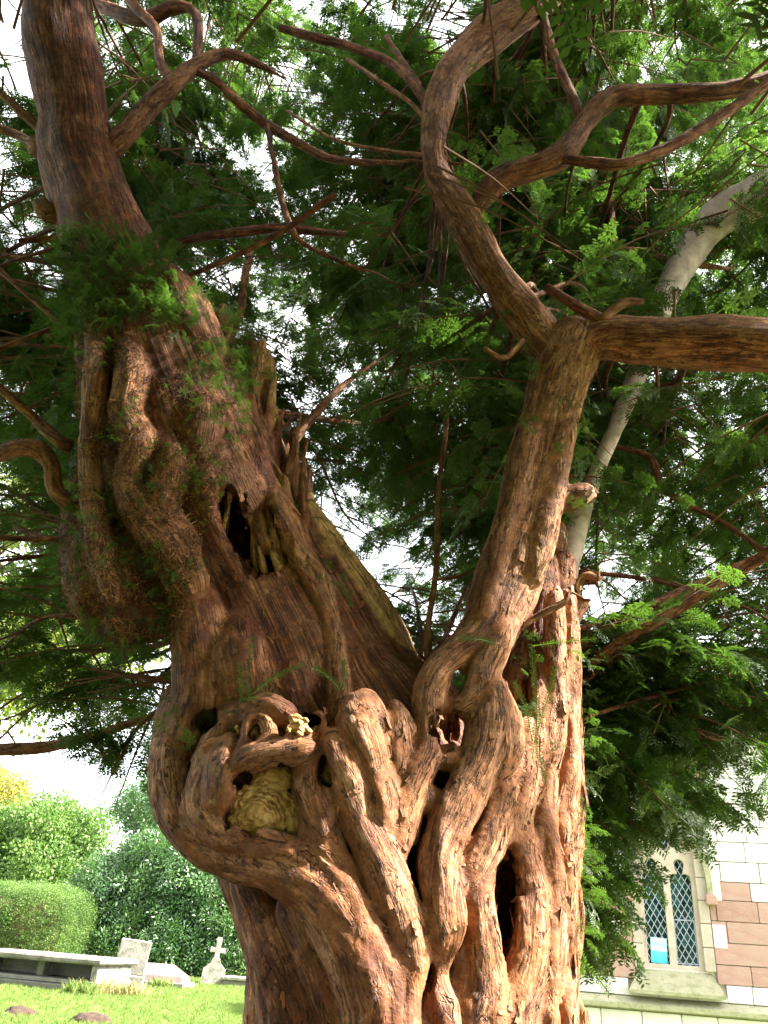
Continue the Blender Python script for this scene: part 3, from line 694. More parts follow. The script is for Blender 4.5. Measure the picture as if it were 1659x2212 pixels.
def knot(name, x, y, pts, label, dY=0.0, rad=0.22, h=0.006, wood=1.0):
    Y = surfY(x, y) + dY; it = [(atY([(a, b, r, Y + o), (a + 1, b + 1, r, Y + o)]), kk) for (a, b, r, o, kk) in pts]
    c = PY(x, y, Y); lump_part(name, it, c - rad, c + rad, h, label, 0.5, lambda V: 0.010 * pnoise(V * 22) + 0.006 * pnoise(V * 55), wood)
knot('heartwood_knot', 645, 1570, [(640, 1565, 14, 0, .02), (652, 1572, 15, 0, .02), (630, 1552, 7, -.02, .015), (660, 1556, 7, -.02, .015), (624, 1575, 6, -.03, .015), (668, 1580, 7, -.02, .015), (645, 1584, 7, -.03, .015), (642, 1548, 6, -.01, .015)], 'ragged pale crown-shaped knot of torn wood', -0.20)
knot('heartwood_knot', 718, 1672, [(716, 1665, 17, 0, .02), (724, 1680, 16, 0, .02), (708, 1678, 12, -.01, .02), (726, 1660, 10, -.02, .02)], 'round yellow knot in a small hollow', -0.02)
knot('heartwood_knot', 550, 1582, [(550, 1578, 9, 0, .02), (551, 1588, 9, 0, .02)], 'small pale knob inside a bark ring', -0.13, .12, .005)
knot('heartwood_knot', 792, 1560, [(796, 1552, 7, 0, .02), (790, 1564, 6, 0, .02), (784, 1570, 5, 0, .02)], 'pale hook of wood on the crotch knob', -0.16, .12, .005)
knot('heartwood_knot', 515, 1583, [(514, 1574, 6, 0, .02), (513, 1590, 6, 0, .02)], 'thin pale strip of wood beside the knots', -0.14, .12, .005)

# ------------------------------------------------------------------ limbs and traced branches of the yew
rnd = random.Random(5); rg = np.random.default_rng(5)
LIMBS = []
def limb(name, pts, tone=0.5, sides=14, rough=0.09, label=None, wood=0.0, seed=None, mat=None):
    pts = [p if i in (0, len(pts) - 1) else (p[0] + rnd.uniform(-.35, .35) * min(p[2], 20), p[1] + rnd.uniform(-.35, .35) * min(p[2], 20), p[2] * rnd.uniform(.9, 1.14), p[3]) for i, p in enumerate(pts)]
    if name == 'branch' and pts[-1][2] < 14 and len(pts) > 3:            # branches run out to a fine tip
        (x1, y1, r1, Y1), (x0, y0, r0, Y0) = pts[-1], pts[-2]
        pts = pts + [(x1 + (x1 - x0) * .5 + rnd.uniform(-10, 10), y1 + (y1 - y0) * .5 + rnd.uniform(-10, 10), r1 * .55, Y1 + (Y1 - Y0) * .5), (x1 + (x1 - x0) * .9 + rnd.uniform(-20, 20), y1 + (y1 - y0) * .9 + rnd.uniform(-20, 20), 1.2, Y1 + (Y1 - Y0) * .9)]
    P = atY(pts); LIMBS.append(P)
    o = part(tube(name, P, mat or BARK, None, sides=sides, rough=rough * 1.7, tone=tone, wood=wood, seed=seed if seed is not None else len(LIMBS)))
    if label: o['label'] = label
    return o
limb('limb', [(330, 760, 125, 4.40), (255, 600, 100, 4.25), (205, 470, 80, 4.1), (178, 350, 74, 3.98), (160, 250, 76, 3.85), (135, 110, 73, 3.68), (118, -20, 70, 3.52), (100, -180, 62, 3.35), (90, -420, 50, 3.2), (110, -800, 36, 3.1)], 0.08, 40, 0.09, 'straight dark stem rising from the burry left stem')
limb('limb', [(1190, 860, 50, 4.3), (1235, 760, 56, 4.2), (1300, 735, 50, 4.12), (1400, 731, 52, 4.0), (1530, 738, 54, 3.85), (1700, 740, 54, 3.7), (1900, 720, 50, 3.6), (2200, 650, 42, 3.5), (2600, 520, 30, 3.45)], 0.85, 34, 0.09, 'thick limb reaching out level to the side')
limb('limb', [(1225, 790, 45, 4.25), (1175, 730, 42, 4.2), (1122, 652, 42, 4.15), (1062, 572, 38, 4.1), (1003, 470, 36, 4.05), (952, 372, 31, 4.0), (935, 285, 30, 3.98), (946, 218, 31, 3.95), (990, 150, 35, 3.9), (1060, 72, 38, 3.85), (1130, 15, 37, 3.8), (1240, -60, 32, 3.75), (1380, -150, 26, 3.7), (1560, -300, 20, 3.7)], 0.55, 30, 0.10, 'slender limb bowing up and back over')
limb('limb', [(1025, 455, 16, 4.05), (1050, 418, 22, 4.0), (1092, 388, 25, 3.95), (1200, 342, 25, 3.85), (1262, 268, 23, 3.8), (1332, 217, 25, 3.75), (1450, 196, 22, 3.7), (1570, 190, 18, 3.65), (1690, 165, 16, 3.6), (1900, 90, 12, 3.5)], 0.35, 22, 0.09)
for pts, tone in (
    ([(1212, 343, 10, 3.82), (1280, 352, 12, 3.78), (1350, 350, 13, 3.72), (1450, 312, 14, 3.66), (1550, 250, 12, 3.6), (1680, 165, 10, 3.5)], .4),
    ([(1262, 268, 12, 3.8), (1225, 190, 10, 3.8), (1195, 120, 9, 3.8), (1170, 20, 8, 3.8), (1150, -80, 7, 3.8)], .25),
    ([(1180, 620, 9, 4.0), (1250, 660, 11, 3.98), (1300, 690, 12, 4.02), (1330, 715, 10, 4.05)], .4),
    ([(1300, 690, 9, 4.0), (1345, 655, 10, 3.95), (1390, 650, 6, 3.92)], .6),
    ([(215, 345, 26, 3.95), (262, 295, 22, 3.9), (312, 240, 23, 3.9), (370, 182, 20, 3.9), (425, 138, 15, 3.95), (490, 120, 11, 4.0), (560, 140, 8, 4.05)], .42),
    ([(378, 180, 11, 3.9), (345, 130, 10, 3.9), (335, 60, 9, 3.92), (290, 10, 9, 3.95), (250, -40, 8, 4.0)], .4),
    ([(425, 140, 11, 3.95), (428, 60, 10, 3.98), (410, 20, 9, 4.0), (370, 15, 16, 4.05), (300, 40, 15, 4.15), (210, 10, 12, 4.3)], .1),
    ([(428, 155, 9, 3.95), (470, 182, 10, 4.0), (510, 215, 11, 4.1), (570, 265, 12, 4.3), (640, 308, 11, 4.5), (720, 345, 9, 4.7), (840, 352, 6, 4.9)], .3),
    ([(575, 268, 6, 4.3), (590, 340, 6, 4.35), (605, 430, 7, 4.4), (630, 490, 7, 4.4), (660, 530, 6, 4.5), (760, 575, 4, 4.6)], .3),
    ([(605, 60, 8, 4.1), (680, 78, 9, 4.1), (760, 100, 9, 4.08), (850, 142, 9, 4.05), (905, 195, 10, 4.0), (925, 240, 9, 3.98)], .2),
    ([(835, 80, 6, 4.2), (870, 130, 6, 4.1), (910, 190, 7, 4.0)], .15),
    ([(750, 128, 4, 4.1), (830, 182, 5, 4.05), (890, 225, 5, 4.0), (935, 278, 6, 3.96)], .75),
    ([(620, 240, 3, 4.3), (720, 300, 3.5, 4.2), (830, 325, 4, 4.1), (935, 338, 5, 4.0)], .75),
    ([(370, 528, 7, 4.6), (430, 515, 9, 4.6), (520, 503, 10, 4.65), (610, 497, 10, 4.7), (720, 502, 7, 4.8), (800, 510, 5, 4.9)], .1),
    ([(1130, 705, 6, 4.15), (1092, 655, 4, 4.1), (1060, 620, 3, 4.1)], .5),
    ([(1130, 735, 5, 4.1), (1090, 772, 6, 4.05), (1045, 752, 4, 4.0)], .9),
    ([(925, 1420, 9, 4.4), (928, 1340, 7, 4.42), (940, 1250, 6.5, 4.5), (945, 1150, 6, 4.55), (946, 1060, 5.5, 4.6), (962, 950, 5, 4.7), (970, 850, 4, 4.8)], .5),
    ([(942, 1252, 4, 4.5), (990, 1245, 4, 4.45), (1030, 1228, 4, 4.42)], .5),
    ([(598, 1010, 11, 4.5), (640, 945, 9, 4.6), (690, 885, 8, 4.75), (740, 835, 6, 4.9), (800, 790, 4, 5.0)], .4),
    ([(1275, 1440, 9, 5.0), (1330, 1395, 12, 4.95), (1420, 1345, 13, 4.85), (1500, 1295, 12, 4.75), (1600, 1230, 12, 4.65), (1700, 1170, 12, 4.5), (1900, 1060, 10, 4.3)], .5),
    ([(1250, 1400, 10, 5.1), (1330, 1345, 12, 5.05), (1430, 1300, 11, 5.0), (1540, 1245, 9, 4.95), (1680, 1185, 8, 4.9)], .4),
    ([(1085, 1385, 5, 4.3), (1150, 1340, 7, 4.25), (1190, 1320, 8, 4.22), (1222, 1298, 7, 4.2)], .75),
    ([(1310, 960, 5, 5.3), (1400, 990, 8, 5.3), (1440, 1060, 8, 5.3), (1560, 1130, 7, 5.3), (1680, 1210, 6, 5.3)], .1),
    ([(1340, 540, 7, 5.0), (1400, 545, 8, 5.0), (1450, 565, 8, 5.0), (1530, 575, 6, 5.0)], .85),
    ([(1310, 360, 6, 5.2), (1320, 440, 7, 5.2), (1325, 530, 8, 5.2)], .6),
    ([(160, 1095, 16, 4.3), (118, 1060, 19, 4.25), (108, 1010, 20, 4.2), (85, 978, 19, 4.15), (40, 970, 18, 4.1), (-10, 985, 17, 4.05), (-90, 1010, 15, 4.0)], .55),
    ([(150, 965, 18, 4.3), (130, 948, 14, 4.25), (75, 905, 10, 4.2), (20, 855, 9, 4.1), (-60, 790, 8, 4.0)], .5),
    ([(180, 1165, 7, 4.35), (90, 1165, 6, 4.3), (0, 1160, 6, 4.2), (-100, 1150, 5, 4.1)], .35),
    ([(160, 728, 7, 4.2), (110, 680, 6, 4.15), (60, 640, 5, 4.1), (0, 585, 5, 4.05), (-80, 520, 5, 4.0)], .5),
    ([(140, 520, 8, 4.1), (95, 516, 7, 4.05), (40, 520, 5, 4.0)], .5),
    ([(110, 310, 22, 3.95), (85, 280, 13, 3.9), (50, 245, 10, 3.85), (0, 205, 9, 3.8), (-80, 150, 8, 3.7)], .6),
    ([(120, 335, 18, 3.98), (90, 325, 26, 3.92), (75, 318, 24, 3.88)], .7),
    ([(140, 455, 26, 4.05), (105, 452, 20, 4.0), (85, 435, 16, 3.96)], .75),
    ([(-80, 1620, 12, 6.0), (40, 1618, 12, 6.0), (130, 1608, 12, 6.0), (210, 1585, 11, 5.9), (300, 1560, 8, 5.7), (390, 1540, 6, 5.3)], 1.0),
    ([(540, 545, 9, 5.2), (530, 600, 9, 5.2), (520, 660, 9, 5.2), (510, 700, 8, 5.2)], .8),
    ([(480, 665, 10, 4.5), (492, 690, 12, 4.4), (498, 720, 8, 4.3)], .8),
    ([(-20, 270, 10, 4.2), (60, 300, 9, 4.2), (80, 330, 8, 4.0)], .3),
):
    limb('branch', pts, tone, 10, 0.08)

# ------------------------------------------------------------------ needles: flat sprays of yew, instanced over the crown
def spray(seed, L=0.19, nside=6, needle=0.031, wid=0.0115, sl=0.095):
    r = random.Random(seed); V, F = [], []
    def quad(p, d, n, l, w):
        d = d / np.linalg.norm(d); s = np.cross(d, n); s /= np.linalg.norm(s) + 1e-9; b = len(V)
        V.extend([p, p + d * l * .45 + s * w / 2, p + d * l, p + d * l * .45 - s * w / 2]); F.append((b, b + 1, b + 2, b + 3))
    def stick(p, q, w, n=np.array([0, 0, 1.0])):
        d = q - p; s = np.cross(d, n); s /= np.linalg.norm(s) + 1e-9; b = len(V)
        V.extend([p - s * w, p + s * w, q + s * w * .6, q - s * w * .6]); F.append((b, b + 1, b + 2, b + 3))
    def shoot(p, d, l, droop):
        n = max(4, int(l / 0.017)); q = p.copy(); d = d / np.linalg.norm(d); prev = p
        for i in range(n):
            q = q + d * (l / n); d = d + np.array([0, 0, -droop / n]); d /= np.linalg.norm(d)
            side = np.cross(d, [0, 0, 1]); side /= np.linalg.norm(side) + 1e-9
            ln = needle * (0.75 + .35 * math.sin(math.pi * (i + 1) / (n + 1))) * r.uniform(.85, 1.1)
            for sgn in (-1, 1):
                dd = d * r.uniform(.35, .6) + sgn * side + np.array([0, 0, r.uniform(-.15, .25)])
                quad(q, dd, np.array([r.uniform(-.3, .3), r.uniform(-.3, .3), 1.0]), ln, wid)
        stick(p, q, 0.0015)
    p = np.zeros(3); d = np.array([1.0, 0, .12]); step = L / nside
    for i in range(nside):
        q = p + d * step; stick(p, q, 0.003); d = d + np.array([0, r.uniform(-.12, .12), -.07]); d /= np.linalg.norm(d)
        sgn = 1 if i % 2 else -1; side = np.cross(d, [0, 0, 1])
        if i > 0:
            for sg in ((sgn, -sgn) if r.random() < .55 else (sgn,)):
                l = sl * (1 - .55 * i / nside) * r.uniform(.6, 1.15)
                shoot(q.copy(), d * r.uniform(.7, 1.0) + sg * side * r.uniform(.7, 1.0) + np.array([0, 0, r.uniform(-.2, .15)]), l, r.uniform(.15, .6))
        p = q
    shoot(p, d, sl * .7, .3)
    return np.array(V), F
def gn_scatter_tree():
    ng = bpy.data.node_groups.new('scatter', 'GeometryNodeTree')
    ng.interface.new_socket('Geometry', in_out='INPUT', socket_type='NodeSocketGeometry'); ng.interface.new_socket('Geometry', in_out='OUTPUT', socket_type='NodeSocketGeometry')
    N = ng.nodes; L = ng.links; gi = N.new('NodeGroupInput'); go = N.new('NodeGroupOutput')
    def named(n, t):
        a = N.new('GeometryNodeInputNamedAttribute'); a.data_type = t; a.inputs[0].default_value = n; return a.outputs[0]
    sep = N.new('GeometryNodeSeparateGeometry'); sep.domain = 'POINT'
    L.new(gi.outputs[0], sep.inputs[0]); L.new(named('is_point', 'BOOLEAN'), sep.inputs[1])
    ins = N.new('GeometryNodeInstanceOnPoints'); e2r = N.new('FunctionNodeEulerToRotation')
    L.new(named('rot', 'FLOAT_VECTOR'), e2r.inputs[0]); L.new(sep.outputs[0], ins.inputs['Points']); L.new(sep.outputs[1], ins.inputs['Instance'])
    L.new(e2r.outputs[0], ins.inputs['Rotation'])
    cx = N.new('ShaderNodeCombineXYZ'); sc = named('scl', 'FLOAT')
    for i in range(3): L.new(sc, cx.inputs[i])
    L.new(cx.outputs[0], ins.inputs['Scale']); L.new(ins.outputs[0], go.inputs[0]); return ng
GN = gn_scatter_tree()
def scatter(name, base, pts, rots, scl, tint, mat, kind='stuff'):
    V, F = base; n0 = len(V); n = len(pts)
    me = bpy.data.meshes.new(name); me.from_pydata(np.vstack([V, pts]).tolist(), [], F); me.update(); me.materials.append(mat)
    a = me.attributes.new('is_point', 'BOOLEAN', 'POINT'); a.data.foreach_set('value', np.concatenate([np.zeros(n0, bool), np.ones(n, bool)]))
    z = np.zeros(n0)
    fattr(me, 'rot', np.vstack([np.zeros((n0, 3)), rots]), 'FLOAT_VECTOR'); fattr(me, 'scl', np.concatenate([z + 1, scl])); fattr(me, 'tint', np.concatenate([z, tint]))
    o = bpy.data.objects.new(name, me); COL.objects.link(o); md = o.modifiers.new('scatter', 'NODES'); md.node_group = GN
    if kind: o['kind'] = kind
    return o
def euler_of(d, roll=0.0, up=(0, 0, 1)):
    """rotation taking +X to d with +Z as near as can be to up"""
    d = np.asarray(d, float); d = d / np.linalg.norm(d); z = np.asarray(up, float) - (np.asarray(up) @ d) * d
    nz = np.linalg.norm(z); z = z / nz if nz > 1e-4 else np.array([0, 1.0, 0]); y = np.array([z[1] * d[2] - z[2] * d[1], z[2] * d[0] - z[0] * d[2], z[0] * d[1] - z[1] * d[0]])
    M = Matrix(((d[0], y[0], z[0]), (d[1], y[1], z[1]), (d[2], y[2], z[2])))
    if roll: M = M @ Matrix.Rotation(roll, 3, 'X')
    return tuple(M.to_euler())

# crown: branches from the stems to the outer shell, each carrying side shoots and sprays
starts = np.array([p[:3] for P in LIMBS[:4] for p in catmull(P, .3)] + [p for p in ((-0.6, 4.6, 4.2), (-0.9, 4.7, 4.8), (0.75, 4.7, 3.2), (0.9, 4.9, 2.6), (-1.4, 4.6, 3.6), (0.3, 5.0, 3.1))])
FR = []                # (pos, dir, scale, tint, roll)
BR, TW = [], []
def h3(p): return (math.sin(p[0] * 91.7 + p[1] * 47.3 + p[2] * 73.1) * 4375.5) % 1.0
def gap(p):
    """open places in the crown"""
    for (c, r) in GAPS:
        q = (p - c) / r
        if q @ q < 1: return True
    q = p - CAM                                          # bare, shaded room under the crown, round the stems
    if q @ q < 2.6: return True
    if p[1] > -.2 and p[1] < 4.4 and q[2] < 0.25 + 1.95 * max(p[1], 0):
        if p[1] < 3.35 or p[0] < .45 or p[2] < 4.4: return True
        return h3(p) > .45
    return False
GAPS = [(PY(825, 20, 6.2), np.array([.9, 2.6, 1.5])), (PY(690, 860, 8.0), np.array([.75, 3.0, .85])), (PY(735, 1240, 8.0), np.array([.5, 3.0, .6])), (PY(915, 1420, 8.0), np.array([.35, 4, .35])),
        (PY(600, 330, 8.0), np.array([.6, 2.0, .5])), (PY(860, 640, 9.0), np.array([.6, 2, .6])),
        (np.array([1.1, 4.5, 2.2]) + sun_dir * 2.6, np.array([1.6, .7, .9])), (np.array([1.1, 4.5, 2.2]) + sun_dir * 4.6, np.array([1.9, .9, 1.0])), (np.array([1.1, 4.5, 2.2]) + sun_dir * 6.4, np.array([1.9, 1.0, 1.0]))]  # unseen openings cut toward the sun to light the trunk's right flank
BIG = 1.0
def sprays_along(Q, dens, spread=0.35, down=0.15):
    dens = dens * .5
    L = np.concatenate([[0], np.cumsum(np.linalg.norm(np.diff(Q[:, :3], axis=0), axis=1))]); n = int(L[-1] / dens)
    for i in range(n):
        s = (i + rnd.random()) * dens
        if s > L[-1]: continue
        p = np.array([np.interp(s, L, Q[:, k]) for k in range(3)]); k = min(len(Q) - 2, int(np.searchsorted(L, s))); t = Q[min(k + 1, len(Q) - 1), :3] - Q[k, :3]
        t = t / (np.linalg.norm(t) + 1e-9); sd = np.array([t[1], -t[0], 0.0]); sd /= math.sqrt(sd @ sd) + 1e-9
        d = t * rnd.uniform(.4, 1.0) + sd * rnd.choice((-1, 1)) * rnd.uniform(.4, 1.0) + np.array([0, 0, rnd.uniform(-down - .45, .45 - down)])
        if gap(p): continue
        q = p - CAM; dz = q @ _f
        if BIG > 1 or dz < 4.0:
            if dz > 0 and abs(q @ _r) < .62 * dz and abs(q @ _u) < .80 * dz: continue
        FR.append((p, d, rnd.uniform(.75, 1.35) * BIG, rnd.random(), rnd.uniform(-1.0, 1.0)))
def grow(p0, p1, r0, nsub, dens, sag=0.35, sub=(0.7, 1.5), keep=True, t0=.25):
    L = np.linalg.norm(p1 - p0); mid = (p0 + p1) / 2 + np.array([rnd.uniform(-.25, .25), rnd.uniform(-.25, .25), sag * L * .35])
    q1 = p0 * .75 + mid * .25 + rg.normal(size=3) * .08
    P = np.array([(*p0, r0), (*q1, r0 * .8), (*mid, r0 * .6), (*(mid * .45 + p1 * .55 + rg.normal(size=3) * .12), r0 * .4), (*p1, .006)])
    Q = catmull(P, .15)
    inner = ((Q[:, 1] < 4.15) & (Q[:, 2] < 1.55 + 1.75 * Q[:, 1])).mean()
    if keep and inner < .12: BR.append(P)
    sprays_along(Q[int(len(Q) * .45):], dens * 1.2)
    for i in range(nsub):
        t = t0 + (1 - t0) * (i + rnd.random()) / nsub; k = min(len(Q) - 2, int(t * len(Q))); b = Q[k, :3]; tg = Q[k + 1, :3] - Q[k, :3]; tg /= np.linalg.norm(tg) + 1e-9
        sd = np.array([tg[1], -tg[0], 0.0]); sd /= np.linalg.norm(sd) + 1e-9; l = rnd.uniform(*sub) * (1.1 - .5 * t)
        d = tg * rnd.uniform(.3, .9) + sd * (1 if i % 2 else -1) * rnd.uniform(.5, 1) + np.array([0, 0, rnd.uniform(-.35, .25)]); d /= np.linalg.norm(d)
        e = b + d * l + np.array([0, 0, -.18 * l * l]); m_ = b + d * l * .5
        if gap(e) and gap(m_): continue
        SP = np.array([(*b, .010), (*m_, .007), (*e, .003)]); SQ = catmull(SP, .12); TW.append(SP); sprays_along(SQ, dens)
def nearest_start(p, up=0.4):
    d = np.linalg.norm((starts - p) * [1, 1, 1.4], axis=1) + 2.0 * np.maximum(0, starts[:, 2] - p[2] - up); return starts[int(np.argmin(d + rg.random(len(d)) * .8))]
axis = np.array([0.1, 4.6])
NB = 0
for ring, (rad, n) in enumerate(((2.3, 12), (3.6, 20), (5.0, 28), (6.2, 34))):
    for i in range(n):
        a = 2 * math.pi * (i + rnd.random() * .8 + ring * .37) / n
        for lev in ((0, 1, 2) if ring in (1, 2) else (0, 1)):
            x = axis[0] + rad * math.cos(a) * rnd.uniform(.85, 1.15); y = axis[1] + rad * math.sin(a) * rnd.uniform(.85, 1.15)
            top = 4.6 + 5.2 * math.sqrt(max(0.05, 1 - (rad / 7.0) ** 2)); bot = 4.6 if ring == 0 else (4.3 if ring == 1 else (3.7 if ring == 2 else 3.3))
            if y < 3.4: bot += 0.7
            z = bot + (top - bot) * ((lev + rnd.random()) / (3 if ring in (1, 2) else 2))
            e = np.array([x, y, z]); s = nearest_start(e)
            if np.linalg.norm(e - s) < .8 or (gap(e) and rnd.random() < .9): continue
            grow(s, e, rnd.uniform(.014, .03), int(4 + 2.0 * np.linalg.norm(e - s)), .085); NB += 1
for i in range(120):                       # the far side of the crown, filling in behind the stems
    a = math.radians(4 + 172 * (i + rnd.random()) / 120); rad = 1.0 + 5.0 * rnd.random() ** .8; top = 4.8 + 6.4 * math.sqrt(max(.05, 1 - (rad / 7.2) ** 2)); bot = 4.2 if rad < 3 else 3.8
    e = np.array([axis[0] + rad * math.cos(a), axis[1] + .25 + rad * math.sin(a), bot + (top - bot) * rnd.random()]); s = nearest_start(e)
    if gap(e) and rnd.random() < .9: continue
    grow(s, e, rnd.uniform(.014, .028), int(6 + 2.2 * np.linalg.norm(e - s)), .08)
for i in range(46):                        # the leafy top
    a = math.radians(rnd.uniform(0, 360)); rad = 3.6 * rnd.random() ** .6
    e = np.array([axis[0] + rad * math.cos(a), axis[1] + 1.6 + .8 * rad * math.sin(a), rnd.uniform(7.6, 11.5)]); s = nearest_start(e)
    if gap(e): continue
    grow(s, e, rnd.uniform(.014, .028), int(6 + 1.6 * np.linalg.norm(e - s)), .085, t0=.4)
BIG = 2.0
for i in range(64):                        # unseen crown roof added over the viewer to darken the trunk
    a = math.radians(184 + 172 * (i + rnd.random()) / 64); rad = 1.0 + 5.6 * rnd.random() ** .7
    e = np.array([axis[0] + rad * math.cos(a), axis[1] + rad * math.sin(a), 0.0]); e[2] = max(4.3, 2.3 + 1.95 * max(e[1], 0)) + 2.2 * rnd.random(); s = nearest_start(e)
    grow(s, e, rnd.uniform(.014, .028), int(6 + 2.2 * np.linalg.norm(e - s)), .15)
# low boughs hanging at the right, between the trunk and the church, and at the left
LOW = [((1.0, 5.2, 3.0), (2.6, 6.0, 3.05)), ((0.95, 5.3, 2.7), (1.33, 5.5, 1.85)), ((1.0, 5.4, 3.2), (3.9, 6.6, 3.3)), ((1.1, 5.0, 3.3), (2.5, 5.4, 2.95)), ((1.0, 5.5, 3.4), (2.6, 7.4, 3.5)), ((1.0, 5.1, 2.6), (1.38, 5.4, 2.3)),
       ((1.0, 5.2, 3.6), (3.9, 6.0, 3.3)), ((1.0, 5.4, 3.8), (4.0, 7.6, 3.7)), ((1.0, 5.2, 2.4), (1.3, 5.3, 1.65)), ((1.1, 5.2, 2.8), (1.75, 5.3, 2.6)), ((1.0, 5.3, 3.0), (3.3, 7.0, 3.8)), ((1.0, 5.1, 3.9), (3.2, 5.3, 3.7)), ((1.0, 5.2, 2.2), (1.32, 5.3, 1.7)), ((1.0, 5.3, 2.5), (1.45, 5.6, 2.0)), ((1.0, 5.3, 2.9), (2.1, 5.8, 2.75)), ((1.0, 5.2, 3.2), (2.9, 5.0, 3.1)), ((1.0, 5.2, 3.4), (2.2, 5.2, 3.2)), ((1.0, 5.2, 3.0), (1.9, 5.1, 2.9)), ((1.0, 5.3, 3.0), (2.25, 5.6, 2.45)), ((1.0, 5.3, 3.0), (1.75, 5.6, 2.3)),
       ((-1.2, 4.9, 3.2), (-3.6, 7.2, 3.3)), ((-1.2, 4.9, 3.4), (-3.0, 5.6, 3.0)), ((-1.0, 5.0, 3.3), (-2.5, 7.0, 3.4)), ((-1.3, 4.8, 3.6), (-4.2, 6.2, 3.5)), ((-1.0, 5.0, 3.0), (-2.2, 5.8, 2.85)), ((-1.2, 4.9, 3.8), (-3.4, 5.0, 3.6)), ((-.9, 5.0, 2.9), (-1.75, 5.4, 2.6)), ((-1.2, 5.0, 3.5), (-4.6, 7.8, 3.6))]
# unseen low boughs added behind and left of the viewer to cut fill light
for i in range(48):
    a = math.radians(178 + 134 * (i + rnd.random()) / 48); r_ = rnd.uniform(5.6, 7.0); LOW.append(((-.5, 4.0, 6.2), (.1 + r_ * math.cos(a), 4.6 + r_ * math.sin(a), (1.3, 2.1, 2.9, 3.7)[i % 4] + rnd.uniform(-.2, .3))))
for a, b in LOW:
    BIG = 2.0 if b[1] < 3.5 else 1.0
    grow(np.array(a), np.array(b), .025, 11, .065 if BIG == 1 else .13, .12, (.25, .45) if 0 < b[0] < 2 else (.5, 1.0), t0=.12)
BIG = 1.0
for i in range(56):                        # more leaf high up, and airy sprays at the left
    a = math.radians(rnd.uniform(0, 360)); rad = 4.4 * rnd.random() ** .6
    e = np.array([axis[0] + .3 + rad * math.cos(a), axis[1] + 1.8 + .8 * rad * math.sin(a), rnd.uniform(6.6, 11.0)]); s = nearest_start(e)
    if gap(e): continue
    grow(s, e, .014, int(6 + 1.6 * np.linalg.norm(e - s)), .085, t0=.4, keep=False)
for a, b in (((-1.2, 5.2, 3.1), (-3.7, 8.0, 2.9)), ((-1.2, 5.2, 3.2), (-2.7, 7.6, 2.95)), ((-1.2, 5.2, 3.3), (-4.6, 8.4, 3.0))): grow(np.array(a), np.array(b), .02, 9, .09, .1, (.4, .8), t0=.2)
for P in BR: part(tube('branch', P, BARK, None, sides=7, tone=.08, rough=.06, seed=rnd.random() * 50))
tw = part(joined_tubes('twigs', TW, M_TWIG, None, 4)); tw['kind'] = 'stuff'
_p = np.array([f[0] for f in FR]); _k = (pnoise(_p * 1.15 + 3) + .55 * pnoise(_p * 2.9)) > -.06 + .10 * ((_p[:, 1] > 4.7) & (_p[:, 2] > 3.4) & (_p[:, 2] < 6.0)) - .5 * (_p[:, 1] < 3.6) - .4 * (_p[:, 0] > 3.2) - .25 * ((_p[:, 0] > 1.1) & (_p[:, 2] < 3.6)) + .16 * ((_p[:, 0] < -1.3) & (_p[:, 1] > 4.4))
FR = [f for f, k_ in zip(FR, _k) if k_]
fp = np.array([f[0] for f in FR]); fs = np.array([f[2] for f in FR]); ft = np.array([f[3] for f in FR])
cl = np.clip(.5 + .9 * pnoise(fp * 1.1), 0, 1); ft = np.clip(.55 * cl + .45 * ft, 0, 1)
fr = np.array([euler_of(f[1], f[4]) for f in FR])
for k in range(3):
    o = part(scatter('crown', spray(k + 1), fp[k::3], fr[k::3], fs[k::3], ft[k::3], M_YEW))
    if k == 0: o['label'] = 'dark green flat sprays of yew needles'

# back stem leaning out to the right, sunlight painted in as paler bark
limb('limb', [(1195, 1330, 30, 4.95), (1215, 1230, 27, 5.05), (1262, 1080, 19, 5.12), (1318, 950, 18, 5.15), (1370, 820, 19, 5.1), (1440, 650, 26, 5.0), (1520, 500, 40, 4.9), (1610, 430, 50, 4.75), (1720, 385, 48, 4.6), (1900, 320, 40, 4.4)], 0.95, 22, .10, 'back stem painted pale as if sunlit, leaning outward through the foliage', mat=M_SUNPAINTBARK)

# litter, dead twiglets and short green shoots caught on the left stem
tV, tN = F1.V, F1.N
def proj(V):
    d = V - CAM; k = d @ _f; return ((d @ _r) / k * FPX + 384) / S, (512 - (d @ _u) / k * FPX) / S
tx, ty = proj(tV)
stem_edge = np.interp(ty, [420, 600, 800, 1000, 1200, 1400], [280, 360, 480, 500, 430, 380])
onleft = (ty < 1395) & (ty > 380) & (tx < stem_edge) & (tN[:, 1] < .35) & (tV[:, 2] > 2.4)
patch = pnoise(tV * 3.1 + 4) + .6 * pnoise(tV * 8) + 0.35 * (tx < 380) * (ty > 1100)
cand = np.flatnonzero(onleft & (patch > -.22))
pick = rg.choice(cand, min(len(cand), 26000), replace=False)
LV, LF = [], []
for i in pick:
    p, n = tV[i], tN[i]; d = rg.normal(size=3); d[2] -= .5; d -= (d @ n) * n * .75; d /= np.linalg.norm(d) + 1e-9; l = rg.uniform(.015, .055); s = np.array([d[1] * n[2] - d[2] * n[1], d[2] * n[0] - d[0] * n[2], d[0] * n[1] - d[1] * n[0]]); s /= math.sqrt(s @ s) + 1e-9; w = rg.uniform(.0012, .0035)
    q = p + n * rg.uniform(-.004, .014); b = len(LV); LV += [q - s * w, q + s * w, q + d * l + n * rg.uniform(0, .015)]; LF.append((b, b + 1, b + 2))
_me = npmesh(np.array(LV), np.array(LF), 'litter', False); fattr(_me, 'tint', np.repeat(rg.random(len(LF)) ** 1.3, 3))
lit = part(link('dead_twig_mat', _me, M_DEADTWIG)); lit['kind'] = 'stuff'; lit['label'] = 'orange-brown mat of dead twiglets and needles on the left stem'
